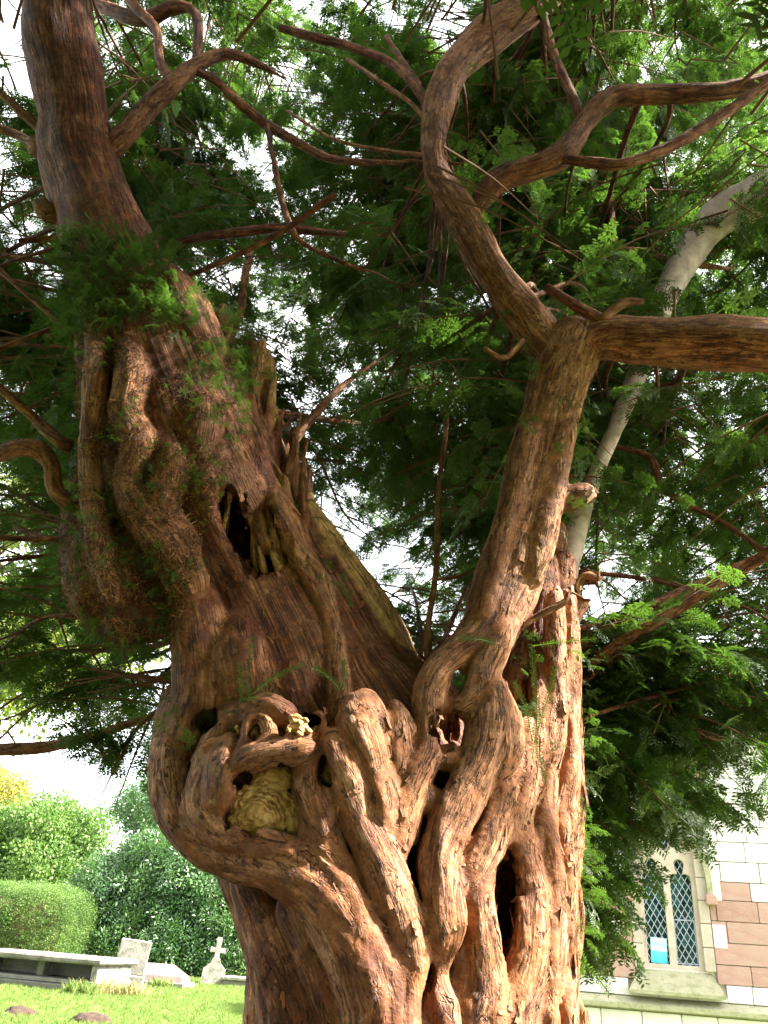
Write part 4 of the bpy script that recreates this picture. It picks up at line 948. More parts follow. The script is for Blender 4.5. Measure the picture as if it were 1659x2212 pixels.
# peeling flakes of bark, lifted at one end
wgt = np.where(tx > 1090, 2.2, 1.0) * np.where(onleft, .35, 1.0) * (tN[:, 1] < .5) * (F1.wood < .5); wgt = wgt / wgt.sum()
FV, FF, FG, FT = [], [], [], []
for i in rg.choice(len(tV), 4200, p=wgt):
    n_0 = tN[i]; t_0 = F1.T[i] - (F1.T[i] @ n_0) * n_0; nt = np.linalg.norm(t_0)
    if nt < .2: continue
    t_0 = t_0 / nt * rg.choice((-1, 1)); s_0 = np.cross(t_0, n_0); l = rg.uniform(.02, .075) * (1.4 if tx[i] > 1090 else 1); w = rg.uniform(.007, .022); lift = rg.uniform(.0005, .006); b = len(FV); sk = rg.uniform(-.3, .3)
    for a_ in range(4):
        q = a_ / 3; ww = w * (1 - .35 * q + rg.uniform(-.2, .2))
        for c_ in (-1, 0, 1):
            FV.append(tV[i] + t_0 * l * (q + (rg.uniform(-.12, .12) if a_ == 3 else 0)) + s_0 * (c_ * ww + sk * l * q) + n_0 * (-.003 + lift * q * q + .002 * (c_ == 0) + .001)); FG.append(F1.G[i] + [l * q, c_ * ww, 2.3]); 
    FT += [np.clip(F1.tone[i] + rg.uniform(-.25, .4), 0, 1)] * 12
    for a_ in range(3):
        for c_ in range(2): k0 = b + a_ * 3 + c_; FF.append((k0, k0 + 1, k0 + 4, k0 + 3))
_me = npmesh(np.array(FV), np.array(FF), 'flakes'); fattr(_me, 'gcoord', np.array(FG), 'FLOAT_VECTOR'); fattr(_me, 'tone', np.array(FT)); fattr(_me, 'wood', np.zeros(len(FV))); fattr(_me, 'seam', np.zeros(len(FV)))
fl_ = part(link('bark_flakes', _me, BARK)); fl_['kind'] = 'stuff'
SH = []
def shoots(idx, n, sc, ups=.6):
    for i in rg.choice(idx, n):
        nrm = tN[i]; d = nrm * rg.uniform(.5, 1) + rg.normal(size=3) * .5 + np.array([0, 0, ups * rg.uniform(-.3, 1)]); SH.append((tV[i], d, sc * rg.uniform(.6, 1.3), rg.random(), rg.uniform(-1, 1)))
hi = np.flatnonzero(onleft & (ty < 720)); shoots(hi, 560, .55)
mid = np.flatnonzero(onleft & (ty >= 720) & (patch > .1)); shoots(mid, 800, .34)
lowb = np.flatnonzero(onleft & (ty >= 1050)); shoots(lowb, 90, .3)
spire = np.flatnonzero((tx > 400) & (tx < 560) & (ty > 640) & (ty < 960) & (tN[:, 1] < 0)); shoots(spire, 190, .5)
flank = np.flatnonzero((tx > 640) & (tx < 760) & (ty > 1050) & (ty < 1330) & (tN[:, 1] < .3)); shoots(flank, 60, .35)
crot = np.flatnonzero((tx > 380) & (tx < 580) & (ty > 1470) & (ty < 1580) & (tN[:, 1] < .3)); shoots(crot, 60, .38, 1.0)
edge = np.flatnonzero((tx > 320) & (tx < 420) & (ty > 1500) & (ty < 1640)); shoots(edge, 40, .5)
colr = np.flatnonzero((tx > 1110) & (tx < 1190) & (ty > 1340) & (ty < 1680) & (tN[:, 1] < .2)); shoots(colr, 40, .42, .8)
stemR = np.flatnonzero((tx > 1190) & (tx < 1270) & (ty > 800) & (ty < 1160)); shoots(stemR, 60, .5)
stemL = np.flatnonzero((tx > 1080) & (tx < 1180) & (ty > 760) & (ty < 1060) & (tN[:, 0] < -.3)); shoots(stemL, 50, .5)
rgt = np.flatnonzero((tx > 1235) & (ty > 1400) & (ty < 2050) & (tN[:, 0] > .3)); shoots(rgt, 70, .55, .2)
for P in (LIMBS[1], LIMBS[2], LIMBS[3]):
    Q = catmull(P, .05)
    for k in range(14 if P is LIMBS[1] else 45):
        q = Q[rg.integers(0, len(Q) * 2 // 3)]; d = rg.normal(size=3); d[1] = -abs(d[1]) * .3; d[2] = abs(d[2]); d /= np.linalg.norm(d); SH.append((q[:3] + d * q[3] * .9, d, rg.uniform(.35, .7), rg.random(), rg.uniform(-1, 1)))
sp_ = np.array([s[0] for s in SH]); sr_ = np.array([euler_of(s[1], s[4]) for s in SH]); ss_ = np.array([s[2] for s in SH]); st_ = np.array([s[3] for s in SH])
part(scatter('foliage', spray(21, .24, 7, .028, .008, .10), sp_, sr_, ss_, st_, M_YEW))
# a few long fresh shoots standing out from the trunk
def shoot_mesh(P, seed, nl=.024):
    r = random.Random(seed); Q = catmull(np.array(P), .012); V, F = [], []
    for i in range(len(Q) - 1):
        p = Q[i, :3]; d = Q[i + 1, :3] - p; d /= np.linalg.norm(d) + 1e-9; s = np.cross(d, [.1, 1, .1]); s /= np.linalg.norm(s); b = len(V); w = .0025
        V += [p - s * w, p + s * w, Q[i + 1, :3] + s * w, Q[i + 1, :3] - s * w]; F.append((b, b + 1, b + 2, b + 3))
        if i < 4: continue
        for sg in (-1, 1):
            dd = sg * s + d * .5 + np.array([r.uniform(-.3, .3), r.uniform(-.5, .3), r.uniform(-.3, .3)]); dd /= np.linalg.norm(dd); l = nl * r.uniform(.7, 1.15); t = np.cross(dd, [0, 1, .2]); t /= np.linalg.norm(t) + 1e-9; b = len(V)
            V += [p, p + dd * l * .5 + t * .0028, p + dd * l, p + dd * l * .5 - t * .0028]; F.append((b, b + 1, b + 2, b + 3))
    return np.array(V), np.array(F)
fresh = [[(540, 1560, 3, 4.14), (537, 1490, 3, 4.10), (540, 1420, 3, 4.08), (543, 1375, 2, 4.07)], [(545, 1500, 3, 4.12), (590, 1465, 3, 4.05), (655, 1435, 2, 4.0)], [(528, 1540, 3, 4.14), (520, 1480, 3, 4.08), (517, 1430, 2, 4.05)],
         [(745, 1500, 3, 4.2), (715, 1465, 3, 4.1), (675, 1440, 2, 4.05)], [(735, 1500, 3, 4.2), (745, 1450, 3, 4.1), (740, 1425, 2, 4.08)], [(1150, 1640, 3, 4.2), (1160, 1540, 3, 4.1), (1152, 1450, 3, 4.05), (1148, 1390, 2, 4.0)],
         [(1150, 1600, 3, 4.2), (1135, 1530, 3, 4.12), (1110, 1470, 2, 4.1)], [(1160, 1580, 3, 4.2), (1185, 1500, 3, 4.12), (1200, 1440, 2, 4.1)], [(1090, 1395, 3, 4.2), (1040, 1382, 3, 4.0), (985, 1378, 2, 3.95)], [(1150, 1395, 3, 4.2), (1230, 1385, 3, 4.1), (1290, 1380, 2, 4.0)],
         [(1240, 2060, 3, 4.4), (1280, 2100, 3, 4.35), (1320, 2150, 2, 4.3)], [(700, 1250, 3, 4.3), (740, 1270, 3, 4.25), (760, 1310, 2, 4.22)], [(420, 780, 3, 4.0), (480, 800, 3, 3.95), (560, 830, 2, 3.9)], [(1180, 1700, 3, 4.2), (1165, 1620, 3, 4.1), (1170, 1560, 2, 4.05)]]
for i, P in enumerate(fresh):
    V, F = shoot_mesh(atY(P), i); part(link('green_shoot', npmesh(V, F, 'shoot', False), M_YEWNEW))

# ------------------------------------------------------------------ ground
t = NT('lawn'); tc = t.add('ShaderNodeTexCoord').outputs['Object']
n1 = t.noise(tc, .35, 6, .6); n2 = t.noise(tc, 9, 5, .7)
col = t.ramp(t.math('ADD', t.math('MULTIPLY', n1, .55), t.math('MULTIPLY', n2, .45)), [(.32, (.10, .16, .035)), (.52, (.16, .225, .06)), (.72, (.22, .26, .09))])
# bare earth and fallen needles under the yew
vd = t.add('ShaderNodeVectorMath', operation='DISTANCE'); t.con(tc, vd.inputs[0]); vd.inputs[1].default_value = (.3, 3.6, 0)
edge_ = t.math('ADD', vd.outputs['Value'], t.math('MULTIPLY', n1, 3.0)); em = t.add('ShaderNodeMapRange'); em.inputs[1].default_value = 8.6; em.inputs[2].default_value = 10.2; t.con(edge_, em.inputs[0])
lit_ = t.ramp(n2, [(.3, (.025, .014, .008)), (.7, (.075, .042, .022))])
col = t.mix(em.outputs[0], lit_, col)
LAWN = t.done(col, .9, t.bump(n2, .8, .05), .2)
G = 60; gx = np.linspace(-160, 160, G * 2 + 1); gy = np.linspace(-60, 240, G * 2 + 1)
X, Y = np.meshgrid(gx, gy, indexing='ij'); Z = 0 * X
gv = np.stack([X, Y, Z], 2).reshape(-1, 3); gv[:, 2] = 0.05 * fbm(gv * .09, 2) - .02
n_ = G * 2 + 1; ii, jj = np.meshgrid(np.arange(n_ - 1), np.arange(n_ - 1), indexing='ij'); b_ = (ii * n_ + jj).ravel()
ground = link('ground', npmesh(gv, np.stack([b_, b_ + n_, b_ + n_ + 1, b_ + 1], 1), 'ground'), LAWN); ground['kind'] = 'structure'
def gz(x, y): return float(0.05 * fbm(np.array([[x, y, 0]]) * .09, 2)[0] - .02)
def tuft(seed, n=14, h=.09):
    r = random.Random(seed); V, F = [], []
    for i in range(n):
        a = r.uniform(0, 6.28); p = np.array([r.uniform(-.06, .06), r.uniform(-.06, .06), 0]); d = np.array([math.cos(a), math.sin(a), 0]); s = np.array([-d[1], d[0], 0]) * r.uniform(.002, .004); hh = h * r.uniform(.5, 1.2); b = len(V)
        V += [p - s, p + s, p + d * hh * .25 + s * .7 + np.array([0, 0, hh * .6]), p + d * hh * .6 + np.array([0, 0, hh])]; F.append((b, b + 1, b + 2, b + 3))
    return np.array(V), F
M_GRASS = leaf_material('grass_blades', (.11, .18, .04), (.20, .25, .08), .35, (.12, .2, .03), .6, .2)
n = 26000; gp = np.stack([rg.uniform(-13, 1.5, n), 14 + 18 * rg.random(n) ** 1.3, np.zeros(n)], 1)
gp[:, 2] = 0.05 * fbm(gp * [.09, .09, 0], 2) - .025
scatter('grass', tuft(3), gp, np.stack([np.zeros(n), np.zeros(n), rg.uniform(0, 6.28, n)], 1), rg.uniform(.5, 1.2, n), rg.random(n), M_GRASS)
bpy.data.objects['grass']['label'] = 'short sunlit churchyard grass'
M_DRY = leaf_material('dry_grass_blades', (.22, .20, .08), (.34, .30, .14), .3, (.3, .28, .1), .6, .2)
def clump(name, x, y, n, rad, sc, label, mat=M_DRY):
    p = np.stack([rg.normal(0, rad, n), rg.normal(0, rad * .5, n), np.zeros(n)], 1)
    o = scatter(name, tuft(8, 12, .2), p, np.stack([np.zeros(n), np.zeros(n), rg.uniform(0, 6.28, n)], 1), rg.uniform(.6, 1.3, n) * sc, rg.random(n), mat, 'stuff')
    o.location = (x, y, gz(x, y)); tag(o, label, 'grass'); return o
clump('grass_clump', -5.55, 22.25, 60, .35, 1.3, 'long pale dry grass growing round the leaning headstone')
clump('grass_clump', -6.15, 21.6, 40, .18, 1.2, 'dark green grass tuft at the corner of the table tomb', M_GRASS)
clump('grass_clump', -5.2, 25.9, 26, .12, 1.1, 'small grass tuft in front of the pink coped tomb', M_GRASS)

# ------------------------------------------------------------------ graves
STONE_W = stone_material('pale_stone', (.13, .125, .105), (.33, .315, .285), (.08, .08, .055), .6)
STONE_G = stone_material('grey_stone', (.09, .09, .08), (.22, .21, .19), (.12, .13, .06), .5)
STONE_P = stone_material('pink_granite', (.17, .095, .09), (.30, .20, .19), None, 0, 8)
SOIL = plain('soil', (.05, .032, .024), .95, noise=.4, scale=9)
def rough_mesh(me, amp=.008, f=7):
    V = np.empty(len(me.vertices) * 3, np.float32); me.vertices.foreach_get('co', V); V = V.reshape(-1, 3).astype(float)
    V += amp * np.stack([pnoise(V * f), pnoise(V * f + 31), pnoise(V * f + 67)], 1); me.vertices.foreach_set('co', V.astype(np.float32).ravel()); me.update(); return me
def stone_box(name, b, mat, parent, bevel=.02, cuts=2):
    me = boxes([b], bevel)
    bm = bmesh.new(); bm.from_mesh(me); bmesh.ops.subdivide_edges(bm, edges=list(bm.edges), cuts=cuts, use_grid_fill=True); bm.to_mesh(me); bm.free()
    return link(name, rough_mesh(me), mat, parent)
def prism(pts, y0, y1):
    n = len(pts); V = [(x, y0, z) for x, z in pts] + [(x, y1, z) for x, z in pts]
    return mesh(V, [tuple(range(n)), tuple(range(2 * n - 1, n - 1, -1))] + [(i, i + n, (i + 1) % n + n, (i + 1) % n) for i in range(n)])
tomb = empty('table_tomb', (-5.98, 22.1, gz(-6, 22)), math.radians(-20)); tag(tomb, 'long grey table tomb with slab lid and dark open side beside the white headstone', 'tomb')
stone_box('base', (-3.9, .12, -.12, 1.55, -.1, .16), STONE_G, tomb); stone_box('base_step', (-3.8, .02, -.02, 1.45, .163, .26), STONE_G, tomb)
stone_box('lid', (-3.9, .10, -.10, 1.5, .60, .74), STONE_W, tomb, .04)
stone_box('end_slab', (-.22, -.02, .02, 1.38, .263, .598), STONE_W, tomb); stone_box('end_slab', (-3.7, -3.5, .02, 1.38, .263, .598), STONE_W, tomb); stone_box('back_panel', (-3.49, -.23, .75, .9, .263, .598), STONE_G, tomb)
stone_box('pier', (-2.0, -1.8, .3, .6, .263, .598), STONE_G, tomb)
hs = empty('headstone', (-5.75, 24.0, gz(-5.8, 24))); hs.rotation_euler = (math.radians(4), math.radians(4.5), math.radians(8)); tag(hs, 'white square-topped headstone leaning sideways on a grey plinth', 'headstone')
stone_box('slab', (-.38, .40, -.06, .08, .38, 1.16), STONE_W, hs, .02); stone_box('plinth', (-.44, .42, -.14, .16, .0, .378), STONE_G, hs, .03)
sh = empty('headstone', (-6.05, 23.55, gz(-6, 23.5))); sh.rotation_euler = (math.radians(-5), math.radians(20), math.radians(-20)); tag(sh, 'small dark round-topped headstone tilted against the table tomb', 'headstone')
pts = [(-.24, -.1), (.24, -.1), (.24, .5)] + [(.24 * math.cos(a), .5 + .24 * math.sin(a)) for a in np.linspace(.3, math.pi - .3, 8)] + [(-.24, .5)]
link('slab', prism(pts, -.05, .05), STONE_G, sh)
ct = empty('coped_tomb', (-5.3, 26.5, gz(-5.3, 26.5)), math.radians(-8)); tag(ct, 'low pink granite coped tomb with sloping hipped end', 'tomb')
V = [(-1.6, -.35, .16), (.65, -.35, .16), (.65, .45, .16), (-1.6, .45, .16), (-1.6, -.3, .3), (.6, -.3, .3), (.6, .4, .3), (-1.6, .4, .3), (-1.6, .0, .58), (.2, .0, .58), (.2, .1, .58), (-1.6, .1, .58)]
link('cope', mesh(V, [(0, 1, 5, 4), (1, 2, 6, 5), (2, 3, 7, 6), (3, 0, 4, 7), (4, 5, 9, 8), (5, 6, 10, 9), (6, 7, 11, 10), (7, 4, 8, 11), (8, 9, 10, 11), (3, 2, 1, 0)]), STONE_P, ct)
stone_box('base', (-1.7, .75, -.45, .55, -.1, .158), STONE_G, ct)
cr = empty('cross_monument', (-4.3, 29.0, gz(-4.3, 29))); cr.rotation_euler = (0, math.radians(3), math.radians(8)); tag(cr, 'pale stone cross on a gabled pedestal before the laurel', 'gravestone')
pts = [(-.085, .74), (.085, .74), (.075, .90), (.24, .89), (.24, 1.04), (.075, 1.03), (.085, 1.32), (-.085, 1.32), (-.075, 1.03), (-.24, 1.04), (-.24, .89), (-.075, .90)]
link('cross', prism(pts, -.06, .06), STONE_W, cr)
link('pedestal', prism([(-.37, -.1), (.37, -.1), (.35, .44), (.16, .60), (.11, .738), (-.11, .738), (-.16, .60), (-.35, .44)], -.22, .22), STONE_W, cr)
kb = empty('low_tomb', (-3.2, 29.0, gz(-3.2, 29)), math.radians(-6)); tag(kb, 'low grey kerbed grave slab beside the stone cross', 'tomb')
stone_box('slab', (-.75, .95, -.4, .4, .18, .28), STONE_W, kb); stone_box('kerb', (-.68, .9, -.33, .33, -.1, .178), STONE_G, kb)
for i, (x, y, s, lb) in enumerate(((-5.85, 17.0, .30, 'brown molehill on the grass beneath the table tomb'), (-4.42, 16.55, .34, 'brown molehill on the open grass toward the yew trunk'))):
    bm = bmesh.new(); bmesh.ops.create_icosphere(bm, subdivisions=4, radius=1.0); me = bpy.data.meshes.new('mound'); bm.to_mesh(me); bm.free()
    V = np.array([v.co for v in me.vertices]); nz_ = fbm(V * 2.5 + i * 9, 4); V *= (1 + .16 * nz_ + .05 * pnoise(V * 14))[:, None]; V *= [s * 1.1, s * .9, s * .55]
    me.vertices.foreach_set('co', V.astype(np.float32).ravel()); me.shade_smooth(); tag(link('molehill', me, SOIL, None, (x, y, gz(x, y) - .02)), lb, 'molehill', 'molehills on the lawn')

# ------------------------------------------------------------------ hedge, shrubs, far trees
M_AUTUMN2 = leaf_material('sunlit_leaves', (0.09, 0.15, 0.03), (0.20, 0.22, 0.05), 0.45, (0.22, 0.30, 0.04), 0.5)
def leaf_cluster(seed, n=16, R=.2, l=.13, w=.055):
    r = random.Random(seed); V, F = [], []
    for i in range(n):
        c = np.array([r.gauss(0, 1) for _ in range(3)]); c = c / np.linalg.norm(c) * R * r.random() ** .5; d = c / (np.linalg.norm(c) + 1e-6) + np.array([r.uniform(-.7, .7), r.uniform(-.7, .7), r.uniform(-.5, .6)]); d /= np.linalg.norm(d)
        s = np.cross(d, [r.uniform(-.5, .5), r.uniform(-.5, .5), 1]); s /= np.linalg.norm(s) + 1e-9; u = np.cross(s, d); L_ = l * r.uniform(.7, 1.2); b = len(V)
        V += [c, c + d * L_ * .45 + s * w / 2 + u * .012, c + d * L_, c + d * L_ * .45 - s * w / 2 + u * .012]; F += [(b, b + 1, b + 2), (b, b + 2, b + 3)]
    return np.array(V), F
def blob_points(blobs, n, shell=.35):
    out = []; vol = np.array([b[3] * b[4] * b[5] for b in blobs]) ** (2 / 3); k = rg.choice(len(blobs), n, p=vol / vol.sum())
    d = rg.normal(size=(n, 3)); d /= np.linalg.norm(d, axis=1)[:, None]; B = np.array(blobs)[k]
    r = 1 - shell * rg.random(n) ** 1.5; r = r * (1 + .22 * pnoise(d * 2.3 + k[:, None] * 3.3)); return B[:, :3] + d * B[:, 3:] * r[:, None], d
def rand_rot(n): return np.stack([rg.uniform(-3, 3, n), rg.uniform(-3, 3, n), rg.uniform(0, 6.28, n)], 1)
def leafy(name, parent, blobs, n, base, mat, scale, shell=.35, core=True):
    p, d = blob_points(blobs, n, shell); p = p[p[:, 2] > .05]; n = len(p)
    tint = np.clip(.5 + .8 * pnoise(p * .8) + rg.normal(0, .2, n), 0, 1)
    o = scatter(name, base, p, rand_rot(n), rg.uniform(.7, 1.3, n) * scale, tint, mat); o.parent = parent; return o
CL1, CL2, CL3 = leaf_cluster(1), leaf_cluster(2, 18, .22, .10, .06), leaf_cluster(3, 26, .16, .05, .03)
lau = empty('laurel_bush', (-7.4, 34.6, 0)); tag(lau, 'big glossy dark green laurel bush behind the stone cross', 'bush')
leafy('foliage', lau, [(-.2, 0, 1.9, 3.4, 2.0, 2.2), (.6, -.2, 3.1, 2.3, 1.8, 1.9), (-1.8, -.3, 1.6, 2.0, 1.6, 2.0), (2.4, -.2, 1.9, 2.4, 1.9, 2.3), (.3, -.9, 1.0, 2.8, 1.6, 1.4), (-2.6, .2, 2.9, 1.0, .9, .9), (1.4, .3, 4.2, 1.1, .9, .9), (-.9, -.1, 3.7, 1.2, 1.0, 1.0), (3.4, -.2, 3.4, 1.1, 1.0, 1.2), (-3.3, -.4, 1.2, 1.0, .9, 1.2)], 9000, CL1, M_LAUREL, 1.15)
la2 = empty('laurel_bush', (-2.2, 36.0, 0)); tag(la2, 'laurel bush half hidden behind the yew trunk', 'bush'); leafy('foliage', la2, [(0, 0, 2.0, 3.2, 2.0, 2.4), (2.2, .3, 1.6, 2.6, 2, 2.2)], 3500, CL1, M_LAUREL, 1.2)
for b in (lau, la2):
    for k in range(3): tube('stem', np.array([(k * .5 - .5, 0, -.1, .09), (k * .6 - .6, .1, 1.2, .07), (k * .9 - .9, 0, 2.6, .03)]), M_TWIG, b, sides=8)
hg = empty('clipped_hedge', (-12.9, 33.0, 0), math.radians(-12)); tag(hg, 'clipped light green hedge with rounded end behind the table tomb', 'hedge')
n = 9000; hp = []
while len(hp) < n:
    x, y, z = rg.uniform(-6, 3.6), rg.uniform(-1.6, 1.6), rg.uniform(0, 2.5)
    q = max(abs(y) / 1.6, z / 2.5, ((x - 2.0) / 1.6) if x > 2.0 else 0); e = ((abs(y) / 1.6) ** 5 + (z / 2.5) ** 5 + (max(0, x - 1.8) / 1.8) ** 4) ** .2
    if .86 < e < 1.0: hp.append((x, y, z))
hp = np.array(hp); hp += .04 * rg.normal(size=hp.shape)
o = scatter('foliage', CL3, hp, rand_rot(n), rg.uniform(.8, 1.3, n), np.clip(.5 + .7 * pnoise(hp * 1.1) + rg.normal(0, .15, n), 0, 1), M_HEDGE); o.parent = hg
link('branchwork', rough_mesh(boxes([(-5.9, 2.7, -1.3, 1.3, 0, 2.1)], .3), .1, 2), M_TWIG, hg)
def far_tree(x, y, h, r, mat, label, n=2600, base=CL2, sc=1.9, kind='tree', name='tree', low=.3):
    e = empty(name, (x, y, 0)); tag(e, label, kind)
    q = random.Random(int(x * 7 + y)); P = [(0, 0, -.2, .04 * h * .7), (q.uniform(-.2, .2), 0, h * .3, .02 * h), (q.uniform(-.4, .4), 0, h * .6, .013 * h), (q.uniform(-.5, .5), .1, h * .92, .003 * h)]
    tube('trunk', np.array(P), M_TWIG, e, sides=10)
    bl = []
    for i in range(12):
        a = q.uniform(0, 6.28); zz = h * q.uniform(low, .95); rr = r * math.sqrt(max(.05, 1 - ((zz / h - .5) / .55) ** 2)); bl.append((rr * .65 * math.cos(a), rr * .65 * math.sin(a), zz, r * q.uniform(.35, .55), r * q.uniform(.35, .5), r * q.uniform(.28, .42)))
        tube('limb', np.array([(0, 0, zz * .6, .011 * h), (bl[-1][0] * .5, bl[-1][1] * .5, zz * .85, .006 * h), (bl[-1][0], bl[-1][1], zz, .002 * h)]), M_TWIG, e, sides=6)
    leafy('crown', e, bl, n, base, mat, sc, .6); return e
far_tree(-21.5, 46, 8.2, 4.2, M_AUTUMN, 'yellowing autumn tree above the clipped hedge')
far_tree(-15.5, 43, 6.6, 3.6, M_HEDGE, 'rounded pale green tree between hedge and laurel')
far_tree(-13.5, 56, 9.0, 4.0, M_LAUREL, 'dark leafy tree rising behind the laurel', 2600)
far_tree(-26, 54, 12, 5, M_HEDGE, 'tall green tree far behind the autumn tree')
far_tree(-9.2, 47, 8.8, 3.4, M_LAUREL, 'blue-green tree close behind the yew trunk', 2600)
far_tree(-10.5, 17.5, 14.5, 4.6, M_AUTUMN2, 'tall sunlit yellow-green tree close behind the yew', 4200, CL2, 1.5, low=.42)
far_tree(-3.5, 50, 9.5, 4.5, M_HEDGE, 'green tree hidden behind the yew trunk')

for i, (x, y, h, r, lb) in enumerate(((-13, -9, 10, 5, 'broad dark light-blocking tree added at the corner of an unseen row'), (-6, -14, 11, 5.2, 'tallest dark light-blocking tree of the added unseen row'), (2, -15, 10.5, 5, 'rounded dark light-blocking tree at the sunny end of the added unseen row'), (-16, -1, 10, 5, 'dark light-blocking tree at the shady end of the added unseen row'))):
    far_tree(x, y, h, r, M_LAUREL, lb, 2200, CL2, 2.6, low=.12)  # unseen trees added behind the viewer to keep low light off the trunk

# ------------------------------------------------------------------ church
PALE = stone_material('pale_sandstone', (.50, .47, .44), (.78, .76, .73), (.42, .36, .33), .35, 2.0)
PINK = stone_material('pink_sandstone', (.30, .165, .14), (.43, .275, .245), (.36, .26, .235), .5, 2.5)
JAMB = stone_material('window_stone', (.36, .29, .25), (.55, .46, .41), (.30, .26, .2), .3, 3)
MOSS = stone_material('mossy_stone', (.20, .19, .11), (.36, .34, .24), (.16, .18, .07), .6, 4)
MORTAR = plain('mortar', (.52, .45, .41), .95)
LEAD = plain('lead', (.30, .34, .40), .6)
t = NT('leaded_glass'); r_ = t.add('ShaderNodeObjectInfo').outputs['Random']
GLASS = t.done(t.ramp(r_, [(0, (.004, .012, .02)), (.6, (.008, .03, .045)), (1, (.03, .075, .085))]), .12, None, .6)
O_ = PY(1440, 2060, 18.0)
ch = empty('church', (O_[0], O_[1], 0), math.radians(-14)); tag(ch, 'pale and pink sandstone church wall with pointed leaded window', 'church')
WL, WR, WB, WT = -.47, .74, 1.40, 4.55
wall = link('wall', boxes([(-2.1, WL, .06, .7, -.1, 5.8), (WR, 7, .06, .7, -.1, 5.8), (WL, WR, .06, .7, -.1, WB), (WL, WR, .06, .7, WT, 5.8)]), MORTAR, ch)
unit = boxes([(-.5, .5, -.5, .5, -.5, .5)], .025)
um = {}
for nm, mt in (('p', PALE), ('k', PINK), ('j', JAMB)):
    me = unit.copy(); me.materials.append(mt); um[nm] = me
def stone(x0, x1, z0, z1, m_, prd=0.0):
    o = bpy.data.objects.new('stone', um[m_]); COL.objects.link(o); o.parent = wall
    o.location = ((x0 + x1) / 2, .05 - prd, (z0 + z1) / 2); o.scale = (x1 - x0 - .014, .14, z1 - z0 - .014); o.rotation_euler = (rnd.uniform(-.008, .008), 0, rnd.uniform(-.01, .01)); return o
z = .9; k = 0
while z < 5.7:
    h = rnd.choice((.30, .34, .38)); z1 = min(z + h, 5.8)
    x = -2.1
    while x < 6.0:
        w = rnd.uniform(.5, 1.0) * (1.0 if z > 2.5 else 1.25); x1 = min(x + w, 6.4)
        segs = [(x, x1)]
        if z1 > WB and z < WT:
            segs = []
            if x < WL: segs.append((x, min(x1, WL - .16)))
            if x1 > WR: segs.append((max(x, WR + .16), x1))
        elif z1 > .98 and z < WB:
            segs = []
            if x < WL - .3: segs.append((x, min(x1, WL - .3)))
            if x1 > WR + .3: segs.append((max(x, WR + .3), x1))
        for a, b in segs:
            if b - a < .12: continue
            m_ = 'p' if (z > 2.45 or z < .95 or rnd.random() < .1) else 'k'
            if z > 2.45 and rnd.random() < .08: m_ = 'k'
            stone(a, b, z, z1, m_, rnd.uniform(0, .015))
        x = x1
    z = z1
# jamb blocks either side of the window, long and short
z = WB; i = 0
while z < WT:
    h = .42; z1 = min(z + h, WT)
    l = .30 if i % 2 else .16
    stone(WL - .16, WL + .05, z, z1, 'j', .02); stone(WR - .05, WR + .16, z, z1, 'j', .02)
    if i % 2: stone(WR + .165, WR + .42, z, z1, 'p', .018); stone(WL - .40, WL - .165, z, z1, 'k', .018)
    z = z1; i += 1
for a, b in ((-1.05, -.2), (-.2, .5), (.5, 1.05)): stone(a, b, .9, 1.0, 'p')
# window: tracery plate with two trefoil-headed lights and a quatrefoil
def trefoil(x0, x1, z0, zs):
    w = x1 - x0; c = (x0 + x1) / 2; r = w * .26; P = [(x0, z0), (x1, z0), (x1, zs)]
    for (cx, cz, a0, a1) in ((x1 - r, zs + .02, -.2, 1.9), (c, zs + .30, -.35, math.pi + .35), (x0 + r, zs + .02, math.pi - 1.9, math.pi + .2)):
        P += [(cx + r * math.cos(a), cz + r * math.sin(a)) for a in np.linspace(a0, a1, 8)]
    P.append((x0, zs)); return P
def quatre(cx, cz, r):
    P = []
    for k in range(4):
        b = k * math.pi / 2; P += [(cx + r * math.cos(b) + r * .75 * math.cos(b + a), cz + r * math.sin(b) + r * .75 * math.sin(b + a)) for a in np.linspace(-1.9, 1.9, 9)]
    return P
def plate(loops, y0, th, bev=.012):
    cu = bpy.data.curves.new('c', 'CURVE'); cu.dimensions = '2D'; cu.fill_mode = 'BOTH'; cu.extrude = th / 2; cu.bevel_depth = bev
    for P in loops:
        s = cu.splines.new('POLY'); s.points.add(len(P) - 1); s.use_cyclic_u = True
        for p, q in zip(s.points, P): p.co = (q[0], q[1], 0, 1)
    o = bpy.data.objects.new('tmp', cu); COL.objects.link(o); dg = bpy.context.evaluated_depsgraph_get(); me = bpy.data.meshes.new_from_object(o.evaluated_get(dg)); bpy.data.objects.remove(o)
    me.transform(Matrix.Translation((0, y0, 0)) @ Matrix.Rotation(math.pi / 2, 4, 'X')); return me
win = link('window', plate([[(WL + .02, WB + .0), (WR - .02, WB), (WR - .02, WT - .02), (WL + .02, WT - .02)], trefoil(-.36, .075, 1.47, 3.02), trefoil(.19, .625, 1.47, 3.02), quatre(.1325, 3.85, .15)], .16, .12), JAMB, ch)
win['label'] = 'two-light traceried window with diamond leading'
